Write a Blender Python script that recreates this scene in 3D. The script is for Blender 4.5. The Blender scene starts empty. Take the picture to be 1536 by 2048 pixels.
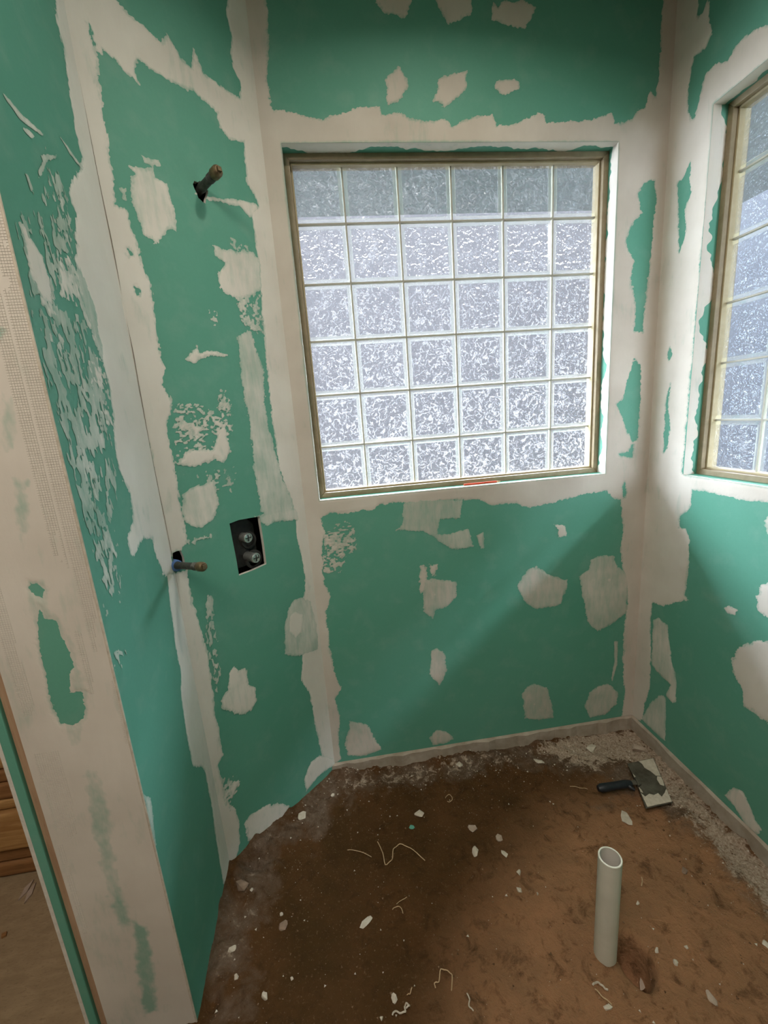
import bpy, bmesh, math, random
import numpy as np
from mathutils import Matrix, Vector
from mathutils.geometry import tessellate_polygon

S = bpy.context.scene
COL = S.collection
random.seed(7)

# ------------------------------------------------------------------ camera
F_PX = 842.06
CAM = np.array([0.0687, -1.7318, 1.5019])
RIGHT = np.array([0.98938, -0.12574, -0.07322])
FWD = np.array([0.10722, 0.97017, -0.21711])
RIGHT -= FWD * (RIGHT @ FWD) / (FWD @ FWD)
RIGHT /= np.linalg.norm(RIGHT); FWD /= np.linalg.norm(FWD)
UP = np.cross(RIGHT, FWD)
cd = bpy.data.cameras.new('camera')
cam = bpy.data.objects.new('camera', cd); COL.objects.link(cam)
cd.sensor_fit = 'VERTICAL'; cd.sensor_height = 36.0
cd.lens = F_PX * 36.0 / 2048.0
cd.clip_start = 0.02; cd.clip_end = 200
cam.matrix_world = Matrix(((RIGHT[0], UP[0], -FWD[0], CAM[0]), (RIGHT[1], UP[1], -FWD[1], CAM[1]),
                           (RIGHT[2], UP[2], -FWD[2], CAM[2]), (0, 0, 0, 1)))
S.camera = cam

# ------------------------------------------------------------------ world, light, exposure
SKY = 86.0            # overcast daylight
LAMP_W = 8.0        # recessed downlight over the shower (watts)
ROOM_FILL_W = 29.0        # unseen fill panel standing in for light from the room behind the camera
S.view_settings.view_transform = 'Standard'
S.view_settings.look = 'None'
S.view_settings.gamma = 1.0
S.view_settings.use_curve_mapping = False
S.view_settings.exposure = 0.27
w = bpy.data.worlds.new('overcast_sky'); S.world = w; w.use_nodes = True
bg = w.node_tree.nodes['Background']
bg.inputs[1].default_value = SKY
# plain overcast sky: one third as bright at the horizon as overhead
_n, _l = w.node_tree.nodes, w.node_tree.links
_tc = _n.new('ShaderNodeTexCoord'); _sx = _n.new('ShaderNodeSeparateXYZ'); _mr = _n.new('ShaderNodeMapRange'); _vm = _n.new('ShaderNodeVectorMath')
_vm.operation = 'SCALE'; _vm.inputs[0].default_value = (0.84, 0.92, 1.0)
_mr.inputs['From Min'].default_value = 0; _mr.inputs['From Max'].default_value = 1; _mr.inputs['To Min'].default_value = 1 / 3; _mr.inputs['To Max'].default_value = 1
_l.new(_tc.outputs['Generated'], _sx.inputs[0]); _l.new(_sx.outputs['Z'], _mr.inputs[0]); _l.new(_mr.outputs[0], _vm.inputs['Scale']); _l.new(_vm.outputs[0], bg.inputs[0])
S.cycles.use_denoising = True
S.cycles.sample_clamp_indirect = 20.0
S.cycles.max_bounces = 6; S.cycles.diffuse_bounces = 4; S.cycles.glossy_bounces = 2
S.cycles.transparent_max_bounces = 8
S.cycles.use_adaptive_sampling = True; S.cycles.adaptive_threshold = 0.08; S.cycles.adaptive_min_samples = 16
S.cycles.caustics_reflective = False

# key plan dimensions (metres); boards end at z = 0
XC0, XC1 = -0.0604, 1.395          # back wall, left and right corner
YC = -0.09                         # back wall face
XA, YA0, YA1 = -0.432, -0.4804, -0.871   # left wall face, its far and near end
ZT = 2.95                          # ceiling
XJ = -0.642                        # outer edge of the plastered wall end
WZ0, WZ1 = 1.205, 2.41             # window openings
WX0, WX1 = 0.0, 1.2
DY0, DY1 = -0.2757, -1.4757        # right-hand window along y
XR, YR, XL = 3.0, -3.3, -3.0

# ------------------------------------------------------------------ helpers
def ray(px, py):
    return RIGHT * (px - 768) / F_PX - UP * (py - 1024) / F_PX + FWD
def on_plane(px, py, o, n):
    d = ray(px, py); o = np.asarray(o, float); n = np.asarray(n, float)
    return CAM + d * (((o - CAM) @ n) / (d @ n))
def at_z(px, py, z): return on_plane(px, py, (0, 0, z), (0, 0, 1))

class Frame:
    """a wall plane: origin, horizontal axis u, up = z, n = towards the room"""
    def __init__(s, o, u, n): s.o = np.array(o, float); s.u = np.array(u, float); s.n = np.array(n, float)
    def uv(s, px, py):
        p = on_plane(px, py, s.o, s.n); return ((p - s.o) @ s.u, p[2])
    def P(s, u, z, d=0.0):
        return s.o[None, :] + np.outer(np.atleast_1d(u), s.u) + np.outer(np.atleast_1d(z) - s.o[2], (0, 0, 1)) + np.outer(np.atleast_1d(d) * np.ones(np.size(u)), s.n)
    def p(s, u, z, d=0.0): return tuple(s.o + s.u * u + np.array((0, 0, z - s.o[2])) + s.n * d)
BL = np.array([XC0 - XA, YC - YA0]); BLEN = float(np.linalg.norm(BL)); BL /= BLEN
FA = Frame((XA, YA0, 0), (0, -1, 0), (1, 0, 0))                     # left wall
FB = Frame((XA, YA0, 0), (BL[0], BL[1], 0), (BL[1], -BL[0], 0))     # angled wall
FC = Frame((0, YC, 0), (1, 0, 0), (0, -1, 0))                       # back wall
FD = Frame((XC1, YC, 0), (0, -1, 0), (-1, 0, 0))                    # right wall
FJ = Frame((XA, YA1, 0), (-1, 0, 0), (0, -1, 0))                    # end of the left wall

def link(name, me, mat=None, parent=None, smooth=False):
    o = bpy.data.objects.new(name, me); COL.objects.link(o)
    if mat is not None and len(me.materials) == 0: me.materials.append(mat)
    if parent is not None: o.parent = parent
    if smooth:
        me.polygons.foreach_set('use_smooth', [True] * len(me.polygons))
    return o
def tag(o, label, cat, group=None):
    o['label'] = label; o['category'] = cat
    if group: o['group'] = group
    return o
def struct(o): o['kind'] = 'structure'; return o
def empty(name, loc=(0, 0, 0)):
    o = bpy.data.objects.new(name, None); COL.objects.link(o); o.location = loc
    o.empty_display_size = 0.05; return o
def raw_mesh(name, verts, tris, attrs=None):
    me = bpy.data.meshes.new(name)
    v = np.asarray(verts, np.float32); t = np.asarray(tris, np.int32)
    me.vertices.add(len(v)); me.vertices.foreach_set('co', v.ravel())
    k = t.shape[1]
    me.loops.add(t.size); me.loops.foreach_set('vertex_index', t.ravel())
    me.polygons.add(len(t)); me.polygons.foreach_set('loop_start', np.arange(0, t.size, k, dtype=np.int32))
    for n, a in (attrs or {}).items():
        me.attributes.new(n, 'FLOAT', 'POINT').data.foreach_set('value', np.asarray(a, np.float32))
    me.update(calc_edges=True); me.validate()
    return me
def py_mesh(name, v, f):
    me = bpy.data.meshes.new(name); me.from_pydata([tuple(map(float, q)) for q in v], [], f); me.update(); return me
class MB:
    """collects simple solids for one mesh"""
    def __init__(s): s.v = []; s.f = []
    def add(s, v, f):
        k = len(s.v); s.v += [tuple(map(float, q)) for q in v]; s.f += [tuple(i + k for i in q) for q in f]; return s
    def box(s, a, b):
        (x0, y0, z0), (x1, y1, z1) = np.minimum(a, b), np.maximum(a, b)
        return s.add([(x0, y0, z0), (x1, y0, z0), (x1, y1, z0), (x0, y1, z0), (x0, y0, z1), (x1, y0, z1), (x1, y1, z1), (x0, y1, z1)],
                     [(0, 3, 2, 1), (4, 5, 6, 7), (0, 1, 5, 4), (1, 2, 6, 5), (2, 3, 7, 6), (3, 0, 4, 7)])
    def prism(s, poly, depthvec):
        """poly: 3-D points in a plane, extruded by a vector"""
        n = len(poly); P = np.array(poly, float); Q = P + np.array(depthvec, float)
        return s.add(list(P) + list(Q), [tuple(range(n)), tuple(range(2 * n - 1, n - 1, -1))] + [(i, i + n, (i + 1) % n + n, (i + 1) % n) for i in range(n)])
    def lathe(s, o, axis, prof, n=24, caps=True):
        """prof: list of (distance along axis, radius)"""
        a = np.array(axis, float); a /= np.linalg.norm(a)
        t = np.array((0, 0, 1.0)) if abs(a[2]) < .9 else np.array((1.0, 0, 0))
        e1 = np.cross(a, t); e1 /= np.linalg.norm(e1); e2 = np.cross(a, e1); o = np.array(o, float)
        v = []; f = []
        for (h, r) in prof:
            for k in range(n):
                q = 2 * math.pi * k / n; v.append(o + a * h + (e1 * math.cos(q) + e2 * math.sin(q)) * r)
        for i in range(len(prof) - 1):
            for k in range(n):
                f.append((i * n + k, i * n + (k + 1) % n, (i + 1) * n + (k + 1) % n, (i + 1) * n + k))
        if caps: f.append(tuple(range(n - 1, -1, -1))); f.append(tuple(range((len(prof) - 1) * n, len(prof) * n)))
        return s.add(v, f)
    def tube(s, pts, r, n=6):
        P = [np.array(p, float) for p in pts]; v = []; f = []
        for i, p in enumerate(P):
            t = P[min(i + 1, len(P) - 1)] - P[max(i - 1, 0)]; t /= np.linalg.norm(t) + 1e-9
            q = np.array((0, 0, 1.0)) if abs(t[2]) < .9 else np.array((1.0, 0, 0))
            a = np.cross(t, q); a /= np.linalg.norm(a); b = np.cross(t, a)
            rr = r[i] if hasattr(r, '__len__') else r
            for k in range(n):
                g = 2 * math.pi * k / n; v.append(p + (a * math.cos(g) + b * math.sin(g)) * rr)
        for i in range(len(P) - 1):
            for k in range(n): f.append((i * n + k, i * n + (k + 1) % n, (i + 1) * n + (k + 1) % n, (i + 1) * n + k))
        f.append(tuple(range(n - 1, -1, -1))); f.append(tuple(range((len(P) - 1) * n, len(P) * n)))
        return s.add(v, f)
    def obj(s, name, mat, parent=None, smooth=False, bevel=0.0, seg=2):
        me = py_mesh(name, s.v, s.f)
        bm = bmesh.new(); bm.from_mesh(me)
        if bevel > 0:
            bmesh.ops.bevel(bm, geom=[e for e in bm.edges if len(e.link_faces) == 2 and e.calc_face_angle(0) > .6], offset=bevel, segments=seg, affect='EDGES', profile=.6)
        bmesh.ops.recalc_face_normals(bm, faces=bm.faces)
        bm.to_mesh(me); bm.free()
        o = link(name, me, mat, parent)
        if smooth:
            me.polygons.foreach_set('use_smooth', [True] * len(me.polygons))
            try: me.set_sharp_from_angle(angle=math.radians(38))
            except Exception: pass
        return o

# ---- numpy value noise
def _h(ix, iy, seed):
    n = (ix.astype(np.int64) * 374761393 + iy.astype(np.int64) * 668265263 + seed * 1442695041) & 0xffffffff
    n = ((n ^ (n >> 13)) * 1274126177) & 0xffffffff
    n = (n ^ (n >> 16)) & 0xffffffff
    return n / 4294967295.0
def vnoise(x, y, seed=0):
    ix = np.floor(x); iy = np.floor(y); fx = x - ix; fy = y - iy
    fx = fx * fx * (3 - 2 * fx); fy = fy * fy * (3 - 2 * fy)
    a = _h(ix, iy, seed); b = _h(ix + 1, iy, seed); c = _h(ix, iy + 1, seed); d = _h(ix + 1, iy + 1, seed)
    return (a * (1 - fx) + b * fx) * (1 - fy) + (c * (1 - fx) + d * fx) * fy
def fbm(x, y, seed=0, octv=4):
    s = 0; a = 1.0; t = 0
    for k in range(octv):
        s = s + a * vnoise(x * 2 ** k + 17.3 * k, y * 2 ** k - 9.1 * k, seed + k); t += a; a *= .55
    return s / t - 0.5
def sdf(poly, x, y):
    """signed distance, positive inside"""
    P = np.array(poly, float); d = np.full(x.shape, 1e9); ins = np.zeros(x.shape, bool)
    for i in range(len(P)):
        a, b = P[i], P[(i + 1) % len(P)]
        e = b - a; l = e @ e + 1e-12
        t = np.clip(((x - a[0]) * e[0] + (y - a[1]) * e[1]) / l, 0, 1)
        d = np.minimum(d, (x - a[0] - t * e[0]) ** 2 + (y - a[1] - t * e[1]) ** 2)
        c = ((a[1] > y) != (b[1] > y))
        with np.errstate(divide='ignore', invalid='ignore'):
            ins ^= c & (x < (b[0] - a[0]) * (y - a[1]) / (b[1] - a[1] + 1e-15) + a[0])
    return np.where(ins, 1, -1) * np.sqrt(d)
def sstep(a, b, x):
    t = np.clip((x - a) / (b - a), 0, 1); return t * t * (3 - 2 * t)      # a > b gives a falling step

def contour(F, X, Y):
    """triangles of the region F > 0 on a grid (marching triangles)"""
    ny, nx = F.shape
    idx = np.arange(ny * nx).reshape(ny, nx); f = F.ravel()
    a, b, c, d = idx[:-1, :-1].ravel(), idx[:-1, 1:].ravel(), idx[1:, 1:].ravel(), idx[1:, :-1].ravel()
    T = np.concatenate([np.stack([a, b, c], 1), np.stack([a, c, d], 1)])
    pos = f[T] > 0; n = pos.sum(1)
    full = T[n == 3]
    eA = []; tris = []
    def cut(i, j): return np.stack([np.minimum(i, j), np.maximum(i, j)], 1)
    res_keys = []; parts = []
    for k in (1, 2):
        for r in range(3):
            if k == 1: m = (n == 1) & pos[:, r]
            else: m = (n == 2) & ~pos[:, r]
            t = T[m]
            if not len(t): continue
            p0, p1, p2 = t[:, r], t[:, (r + 1) % 3], t[:, (r + 2) % 3]
            parts.append((k, p0, p1, p2))
    keys = []
    for (k, p0, p1, p2) in parts: keys += [cut(p0, p1), cut(p0, p2)]
    xy = np.stack([X.ravel(), Y.ravel()], 1)
    if keys:
        K = np.concatenate(keys); code = K[:, 0].astype(np.int64) * (ny * nx) + K[:, 1]
        uq, inv = np.unique(code, return_inverse=True)
        i, j = uq // (ny * nx), uq % (ny * nx)
        t = (f[i] / (f[i] - f[j] + 1e-12))[:, None]
        cxy = xy[i] * (1 - t) + xy[j] * t
        base = ny * nx; pos_i = 0; out = [full]
        for (k, p0, p1, p2) in parts:
            m = len(p0); c1 = base + inv[pos_i:pos_i + m]; c2 = base + inv[pos_i + m:pos_i + 2 * m]; pos_i += 2 * m
            if k == 1: out.append(np.stack([p0, c1, c2], 1))
            else:
                out.append(np.stack([c1, p1, p2], 1)); out.append(np.stack([c1, p2, c2], 1))
        TR = np.concatenate(out); XY = np.concatenate([xy, cxy]); FV = np.concatenate([f, np.zeros(len(cxy))])
    else:
        TR, XY, FV = full, xy, f
    if not len(TR): return None
    used, inv = np.unique(TR, return_inverse=True)
    return XY[used], inv.reshape(-1, 3), FV[used]

# ------------------------------------------------------------------ materials
class NT:
    def __init__(s, name):
        s.m = bpy.data.materials.new(name); s.m.use_nodes = True; s.t = s.m.node_tree; s.t.nodes.clear()
        s.out = s.t.nodes.new('ShaderNodeOutputMaterial')
    def n(s, typ, props=None, **ins):
        nd = s.t.nodes.new('ShaderNode' + typ)
        for k, v in (props or {}).items(): setattr(nd, k, v)
        for k, v in ins.items():
            key = k.replace('_', ' ')
            sock = nd.inputs[int(k[1:])] if k[0] == 'i' and k[1:].isdigit() else nd.inputs[key]
            s.put(sock, v)
        return nd
    def put(s, sock, v):
        if hasattr(v, 'is_output') or isinstance(v, bpy.types.NodeSocket): s.t.links.new(v, sock)
        elif isinstance(v, bpy.types.Node): s.t.links.new(v.outputs[0], sock)
        else:
            if isinstance(v, tuple) and len(v) == 3 and sock.type == 'RGBA': v = v + (1,)
            sock.default_value = v
    def pos(s, scale=(1, 1, 1)):
        g = s.n('NewGeometry'); m = s.n('Mapping', Scale=scale); s.put(m.inputs[0], g.outputs['Position']); return m.outputs[0]
    def noise(s, vec, scale, detail=3, rough=.55, dist=0.0):
        return s.n('TexNoise', Vector=vec, Scale=scale, Detail=detail, Roughness=rough, Distortion=dist).outputs[0]
    def ramp(s, fac, stops):
        r = s.n('ValToRGB', Fac=fac); e = r.color_ramp.elements
        while len(e) < len(stops): e.new(.5)
        for k, (p, c) in enumerate(stops):
            e[k].position = p; e[k].color = (c if isinstance(c, tuple) else (c, c, c)) + (1,)
        return r.outputs[0]
    def mix(s, fac, a, b, mode='MIX'):
        m = s.n('Mix', dict(data_type='RGBA', blend_type=mode)); s.put(m.inputs[0], fac); s.put(m.inputs[6], a); s.put(m.inputs[7], b); return m.outputs[2]
    def math(s, op, a, b=0.0, c=0.0, clamp=False):
        m = s.n('Math', dict(operation=op, use_clamp=clamp)); s.put(m.inputs[0], a); s.put(m.inputs[1], b); s.put(m.inputs[2], c); return m.outputs[0]
    def attr(s, name): return s.n('Attribute', dict(attribute_name=name)).outputs['Fac']
    def bump(s, h, strength=.3, dist=.002): return s.n('Bump', Height=h, Strength=strength, Distance=dist).outputs[0]
    def bsdf(s, color, rough=.7, normal=None, metallic=0.0, spec=.3, **k):
        b = s.n('BsdfPrincipled'); s.put(b.inputs['Base Color'], color); s.put(b.inputs['Roughness'], rough)
        s.put(b.inputs['Metallic'], metallic); s.put(b.inputs['Specular IOR Level'], spec)
        if normal is not None: s.put(b.inputs['Normal'], normal)
        for kk, v in k.items(): s.put(b.inputs[kk.replace('_', ' ')], v)
        return b.outputs[0]
    def done(s, sh): s.put(s.out.inputs[0], sh); return s.m

GREEN = (0.100, 0.350, 0.250)
def green_col(t):
    p = t.pos()
    a = t.noise(p, 2.2, 3); b = t.noise(p, 140, 3); c = t.noise(p, 14, 4)
    col = t.mix(t.ramp(a, [(.3, 0.0), (.7, 1.0)]), (0.098, 0.318, 0.232), (0.124, 0.345, 0.260))
    col = t.mix(t.math('MULTIPLY', b, .28), col, (0.075, 0.255, 0.185))
    dusty = t.ramp(c, [(.52, 0.0), (.75, .22)])
    return t.mix(dusty, col, (0.27, 0.42, 0.35)), b
def mk_green():
    t = NT('green_board_paper'); col, b = green_col(t)
    return t.done(t.bsdf(col, .62, t.bump(b, .12, .001), spec=.32))
def mk_plaster():
    t = NT('joint_compound'); g, b = green_col(t)
    p = t.pos(); pv = t.pos((1, 1, .22)); ph = t.pos((.25, .25, 1))
    st = t.noise(pv, 55, 4, .6); sh = t.noise(ph, 60, 3, .6); big = t.noise(p, 5, 4); fine = t.noise(p, 260, 2)
    dark_tone = t.mix(t.ramp(big, [(.3, 0.0), (.7, 1.0)]), (0.46, 0.405, 0.345), (0.56, 0.505, 0.440))
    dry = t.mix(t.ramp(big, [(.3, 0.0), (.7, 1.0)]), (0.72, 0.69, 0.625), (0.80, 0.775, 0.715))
    col = t.mix(t.attr('dry'), dark_tone, dry)  # 'dry' here blends dark to pale compound tone, set per wall
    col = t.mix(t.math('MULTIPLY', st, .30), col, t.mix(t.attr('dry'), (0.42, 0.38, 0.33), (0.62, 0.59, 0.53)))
    # thin compound lets the board show through
    cov = t.attr('cover')
    k = t.math('ADD', cov, t.math('MULTIPLY', t.math('SUBTRACT', t.math('ADD', st, big), 1.0), 1.1))
    k = t.ramp(k, [(0.0, .30), (.85, 1.0)])
    col = t.mix(k, g, col)
    h = t.math('ADD', t.math('MULTIPLY', st, .9), t.math('ADD', t.math('MULTIPLY', sh, .5), t.math('MULTIPLY', fine, .25)))
    return t.done(t.bsdf(col, .8, t.bump(h, .28, .0015), spec=.2))
def simple(name, c1, c2, scale=20, rough=.6, bump=.2, bscale=None, metallic=0.0, stretch=(1, 1, 1), spec=.3, dist=.002):
    t = NT(name); p = t.pos(stretch)
    n1 = t.noise(p, scale, 4, .6); n2 = t.noise(p, bscale or scale * 4, 4, .6)
    return t.done(t.bsdf(t.mix(t.ramp(n1, [(.3, 0.0), (.7, 1.0)]), c1, c2), rough, t.bump(n2, bump, dist), metallic, spec))
def mk_wood(name, c1, c2, c3, stretch):
    t = NT(name); p = t.pos(stretch)
    a = t.noise(p, 9, 5, .6, .6); b = t.noise(p, 40, 4, .65)
    col = t.mix(t.ramp(a, [(.35, 0.0), (.65, 1.0)]), c1, c2)
    col = t.mix(t.ramp(b, [(.55, 0.0), (.8, .7)]), col, c3)
    return t.done(t.bsdf(col, .6, t.bump(b, .25, .002), spec=.3))
def mk_dirt():
    t = NT('bare_earth'); p = t.pos()
    a = t.noise(p, 3.2, 5, .6); b = t.noise(p, 22, 6, .68, .5); c = t.noise(p, 130, 5, .72); e = t.noise(p, 34, 6, .72, .6); g = t.noise(p, 8, 5, .65, .5)
    col = t.mix(t.ramp(a, [(.35, 0.0), (.65, 1.0)]), (0.066, 0.034, 0.011), (0.118, 0.055, 0.021))
    dry = t.mix(t.ramp(g, [(.35, 0.0), (.68, 1.0)]), (0.44, 0.225, 0.115), (0.33, 0.180, 0.095))  # paler, drier soil
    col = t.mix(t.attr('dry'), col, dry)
    # grey crust of old mortar in the soil
    gk = t.math('ADD', t.attr('grey'), t.math('MULTIPLY', t.math('SUBTRACT', g, .5), 1.6))
    col = t.mix(t.ramp(gk, [(.40, 0.0), (.80, .85)]), col, t.mix(t.ramp(e, [(.35, 0.0), (.65, 1.0)]), (0.115, 0.078, 0.052), (0.215, 0.160, 0.118)))
    col = t.mix(t.ramp(b, [(.52, 0.0), (.70, .75)]), col, (0.050, 0.025, 0.009))
    col = t.mix(t.ramp(c, [(.58, 0.0), (.74, .55)]), col, (0.30, 0.195, 0.115))
    d = t.attr('dust')
    k = t.math('ADD', d, t.math('MULTIPLY', t.math('SUBTRACT', e, .5), 3.2))
    k = t.ramp(k, [(.42, 0.0), (.70, .95)])
    k = t.math('MULTIPLY', k, t.ramp(d, [(.02, 0.0), (.2, 1.0)]))
    dc = t.mix(t.ramp(c, [(.38, 0.0), (.62, 1.0)]), (0.30, 0.215, 0.150), (0.56, 0.455, 0.36))
    col = t.mix(k, col, dc)
    h = t.math('ADD', t.math('MULTIPLY', b, 1.0), t.math('ADD', t.math('MULTIPLY', c, .55), t.math('MULTIPLY', e, .6)))
    return t.done(t.bsdf(col, .95, t.bump(h, 1.0, .012), spec=.1))
def mk_glass_face():
    t = NT('wavy_pressed_glass'); p = t.pos()
    a = t.noise(p, 46, 1.0, .5, .9); b = t.noise(p, 120, 1, .5, .5)
    h = t.math('ADD', a, t.math('MULTIPLY', b, .35))
    nb = t.bump(h, 1.0, .014)
    # the raised worm-like ridges scatter the daylight, the hollows stay clear
    ridge = t.ramp(a, [(.440, 0.0), (.485, 1.0), (.505, 1.0), (.550, 0.0)])
    rf = t.n('BsdfRefraction', Color=(.97, .98, 1.0), Roughness=.04, IOR=1.45, Normal=nb)
    gl = t.n('BsdfGlossy', Color=(.9, .95, 1.0), Roughness=.16, Normal=nb)
    tr = t.n('BsdfTransparent', Color=(.60, .615, .645))
    tl = t.n('BsdfTranslucent', Color=(.96, .97, 1.0), Normal=nb)
    s1 = t.n('MixShader', Fac=.90); t.put(s1.inputs[1], rf); t.put(s1.inputs[2], tr)
    s2 = t.n('MixShader', Fac=t.math('ADD', t.math('MULTIPLY', ridge, RIDGE), .012)); t.put(s2.inputs[1], s1); t.put(s2.inputs[2], tl)
    s3 = t.n('MixShader', Fac=.06); t.put(s3.inputs[1], s2); t.put(s3.inputs[2], gl)
    return t.done(s3.outputs[0])
def mk_glass_rim():
    t = NT('clear_glass_rim')
    tr = t.n('BsdfTransparent', Color=(.93, .97, .96)); tl = t.n('BsdfTranslucent', Color=(.62, .64, .60))
    gl = t.n('BsdfGlossy', Color=(1, 1, 1), Roughness=.1); df = t.n('BsdfDiffuse', Color=(.75, .77, .70))
    s1 = t.n('MixShader', Fac=.14); t.put(s1.inputs[1], tr); t.put(s1.inputs[2], tl)
    s2 = t.n('MixShader', Fac=.12); t.put(s2.inputs[1], s1); t.put(s2.inputs[2], df)
    s3 = t.n('MixShader', Fac=.10); t.put(s3.inputs[1], s2); t.put(s3.inputs[2], gl)
    return t.done(s3.outputs[0])
def mk_joint():
    t = NT('cream_sealant')
    tl = t.n('BsdfTranslucent', Color=(.22, .21, .175)); df = t.n('BsdfDiffuse', Color=(.80, .78, .68))
    s1 = t.n('MixShader', Fac=.45); t.put(s1.inputs[1], tl); t.put(s1.inputs[2], df)
    return t.done(s1.outputs[0])
def mk_emit(name, col, st):
    t = NT(name); e = t.n('Emission', Color=col, Strength=st); return t.done(e.outputs[0])

RIDGE = .11
M_GREEN = mk_green(); M_PLAS = mk_plaster(); M_DIRT = mk_dirt()
M_GYP = simple('gypsum_core', (.55, .52, .47), (.66, .63, .57), 60, .9, .4)
M_FRAME = simple('olive_window_frame', (.215, .168, .098), (.285, .228, .140), 30, .42, .08, spec=.4)
M_BEAD = simple('pale_glazing_bead', (.36, .30, .18), (.42, .36, .23), 30, .45, .05)
M_FACE = mk_glass_face(); M_RIM = mk_glass_rim(); M_JOINT = mk_joint()
M_CONC = simple('rough_concrete', (.26, .21, .16), (.40, .345, .285), 14, .95, .6, 70)
M_CEIL = simple('grey_ceiling_board', (.38, .37, .34), (.42, .41, .38), 8, .9, .1)
M_WARM = simple('warm_room_wall', (.30, .25, .20), (.36, .31, .25), 5, .9, .1)
M_LOG = mk_wood('honey_timber', (.30, .150, .050), (.46, .270, .105), (.16, .07, .025), (.35, 6, 6))
M_LOGD = mk_wood('dark_timber', (.19, .085, .030), (.29, .145, .055), (.10, .045, .016), (.35, 6, 6))
M_PLY = mk_wood('plywood_subfloor', (.25, .180, .105), (.32, .235, .140), (.11, .068, .036), (1.6, 5.0, 3))
M_STUD = mk_wood('stud_timber', (.34, .215, .130), (.42, .285, .180), (.22, .12, .07), (8, 8, .6))
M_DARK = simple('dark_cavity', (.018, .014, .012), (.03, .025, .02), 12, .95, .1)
M_IRON = simple('blackened_pipe', (.030, .034, .030), (.085, .090, .078), 60, .5, .5, 160, .35)
M_BRASS = simple('tarnished_brass', (.10, .068, .038), (.21, .155, .085), 70, .5, .4, 200, .6)
M_CHROME = simple('dull_chrome', (.42, .45, .43), (.60, .62, .60), 40, .3, .1, 160, .85)
M_VALVE = simple('black_valve_body', (.020, .020, .020), (.045, .043, .040), 30, .55, .2)
M_BLUE = simple('blue_pipe_sleeve', (.06, .14, .34), (.10, .20, .42), 30, .5, .1)
M_PVC = simple('white_pvc', (.60, .605, .52), (.70, .70, .61), 9, .38, .03, spec=.45)
M_PVCIN = simple('pvc_inside', (.60, .56, .50), (.66, .62, .56), 9, .5, .03)
M_RED = simple('red_pencil_paint', (.52, .055, .02), (.58, .075, .03), 30, .35, .02)
M_LEAD = simple('pencil_wood', (.55, .38, .20), (.62, .45, .26), 80, .6, .1)
M_BLACKP = simple('black_rubber_grip', (.008, .010, .013), (.018, .022, .028), 40, .45, .1, spec=.4)
M_STEEL = simple('stained_steel', (.075, .065, .048), (.17, .155, .125), 26, .5, .2, 90, .5)
M_CHIP = simple('plaster_chip', (.42, .365, .29), (.58, .52, .43), 60, .9, .5, 200)
M_STONE = simple('brown_stone', (.17, .115, .080), (.29, .205, .150), 40, .95, .6, 120)
M_PINK = simple('pale_tan_stone', (.32, .245, .19), (.44, .35, .28), 40, .95, .5, 120)
M_STRING = simple('tan_fibre', (.42, .29, .16), (.55, .40, .25), 80, .9, .2)
M_MESH = simple('fibre_mesh_tape', (.43, .395, .345), (.52, .48, .42), 90, .85, .2)

# ------------------------------------------------------------------ walls
def slab(name, fr, outer, holes, t, mat, edge=None, parent=None):
    """board with holes: outline in (u, z), front face on the frame plane, thickness t behind it"""
    loops = [outer] + holes
    tris = tessellate_polygon([[Vector((a, b, 0)) for a, b in L] for L in loops])
    pts = [q for L in loops for q in L]; n = len(pts)
    v = [fr.p(a, b) for a, b in pts] + [fr.p(a, b, -t) for a, b in pts]
    me_f = []; mi = []
    for tr in tris:
        me_f.append(tuple(tr)); mi.append(0); me_f.append(tuple(i + n for i in reversed(tr))); mi.append(0)
    k = 0
    for L in loops:
        m = len(L)
        for i in range(m): me_f.append((k + i, k + (i + 1) % m, k + (i + 1) % m + n, k + i + n)); mi.append(1 if edge else 0)
        k += m
    me = py_mesh(name, v, me_f)
    me.materials.append(mat)
    if edge: me.materials.append(edge)
    me.polygons.foreach_set('material_index', mi)
    bm = bmesh.new(); bm.from_mesh(me); bmesh.ops.recalc_face_normals(bm, faces=bm.faces); bm.to_mesh(me); bm.free()
    return link(name, me, None, parent)
def rect(a, b, c, d): return [(a, c), (b, c), (b, d), (a, d)]
def pxpoly(fr, pts): return [fr.uv(*q) for q in pts]

# openings cut in the angled wall
valve_hole = pxpoly(FB, [(459, 1047), (478, 1040), (500, 1036), (519, 1033), (524, 1062), (529, 1095), (533, 1128), (505, 1141), (478, 1151), (472, 1115), (465, 1080)])
ac = FB.uv(402, 380)
arm_hole = [(ac[0] + .021 * math.cos(a) * (1 + .25 * math.sin(3 * a)), ac[1] - .004 + .027 * math.sin(a) * (1 + .15 * math.cos(5 * a))) for a in np.linspace(0, 2 * math.pi, 17)[:-1]]
spout_hole = pxpoly(FB, [(345, 1106), (354, 1102), (362, 1101), (368, 1115), (371, 1133), (357, 1140), (347, 1146), (340, 1130)])
spout_hole = [(max(.004, a), b) for a, b in spout_hole]

wall_left = struct(slab('wall_left', FA, rect(0, YA0 - YA1, -.14, ZT), [], .013, M_GREEN, M_GYP))
wall_angled = struct(slab('wall_angled', FB, rect(0, BLEN, -.14, ZT), [valve_hole, arm_hole, spout_hole], .013, M_GREEN, M_GYP))
wall_back = struct(slab('wall_back', FC, rect(XC0, XC1, 0, ZT), [rect(WX0, WX1, WZ0, WZ1)], .13, M_GREEN))
LD = YC - YR
wall_right = struct(slab('wall_right', FD, rect(0, LD, 0, ZT), [rect(YC - DY0, YC - DY1, WZ0, WZ1)], .13, M_GREEN))
wall_end = struct(slab('wall_end', FJ, rect(.0131, XA - XJ, -.14, ZT), [], .013, M_GREEN, M_GYP))

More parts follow.
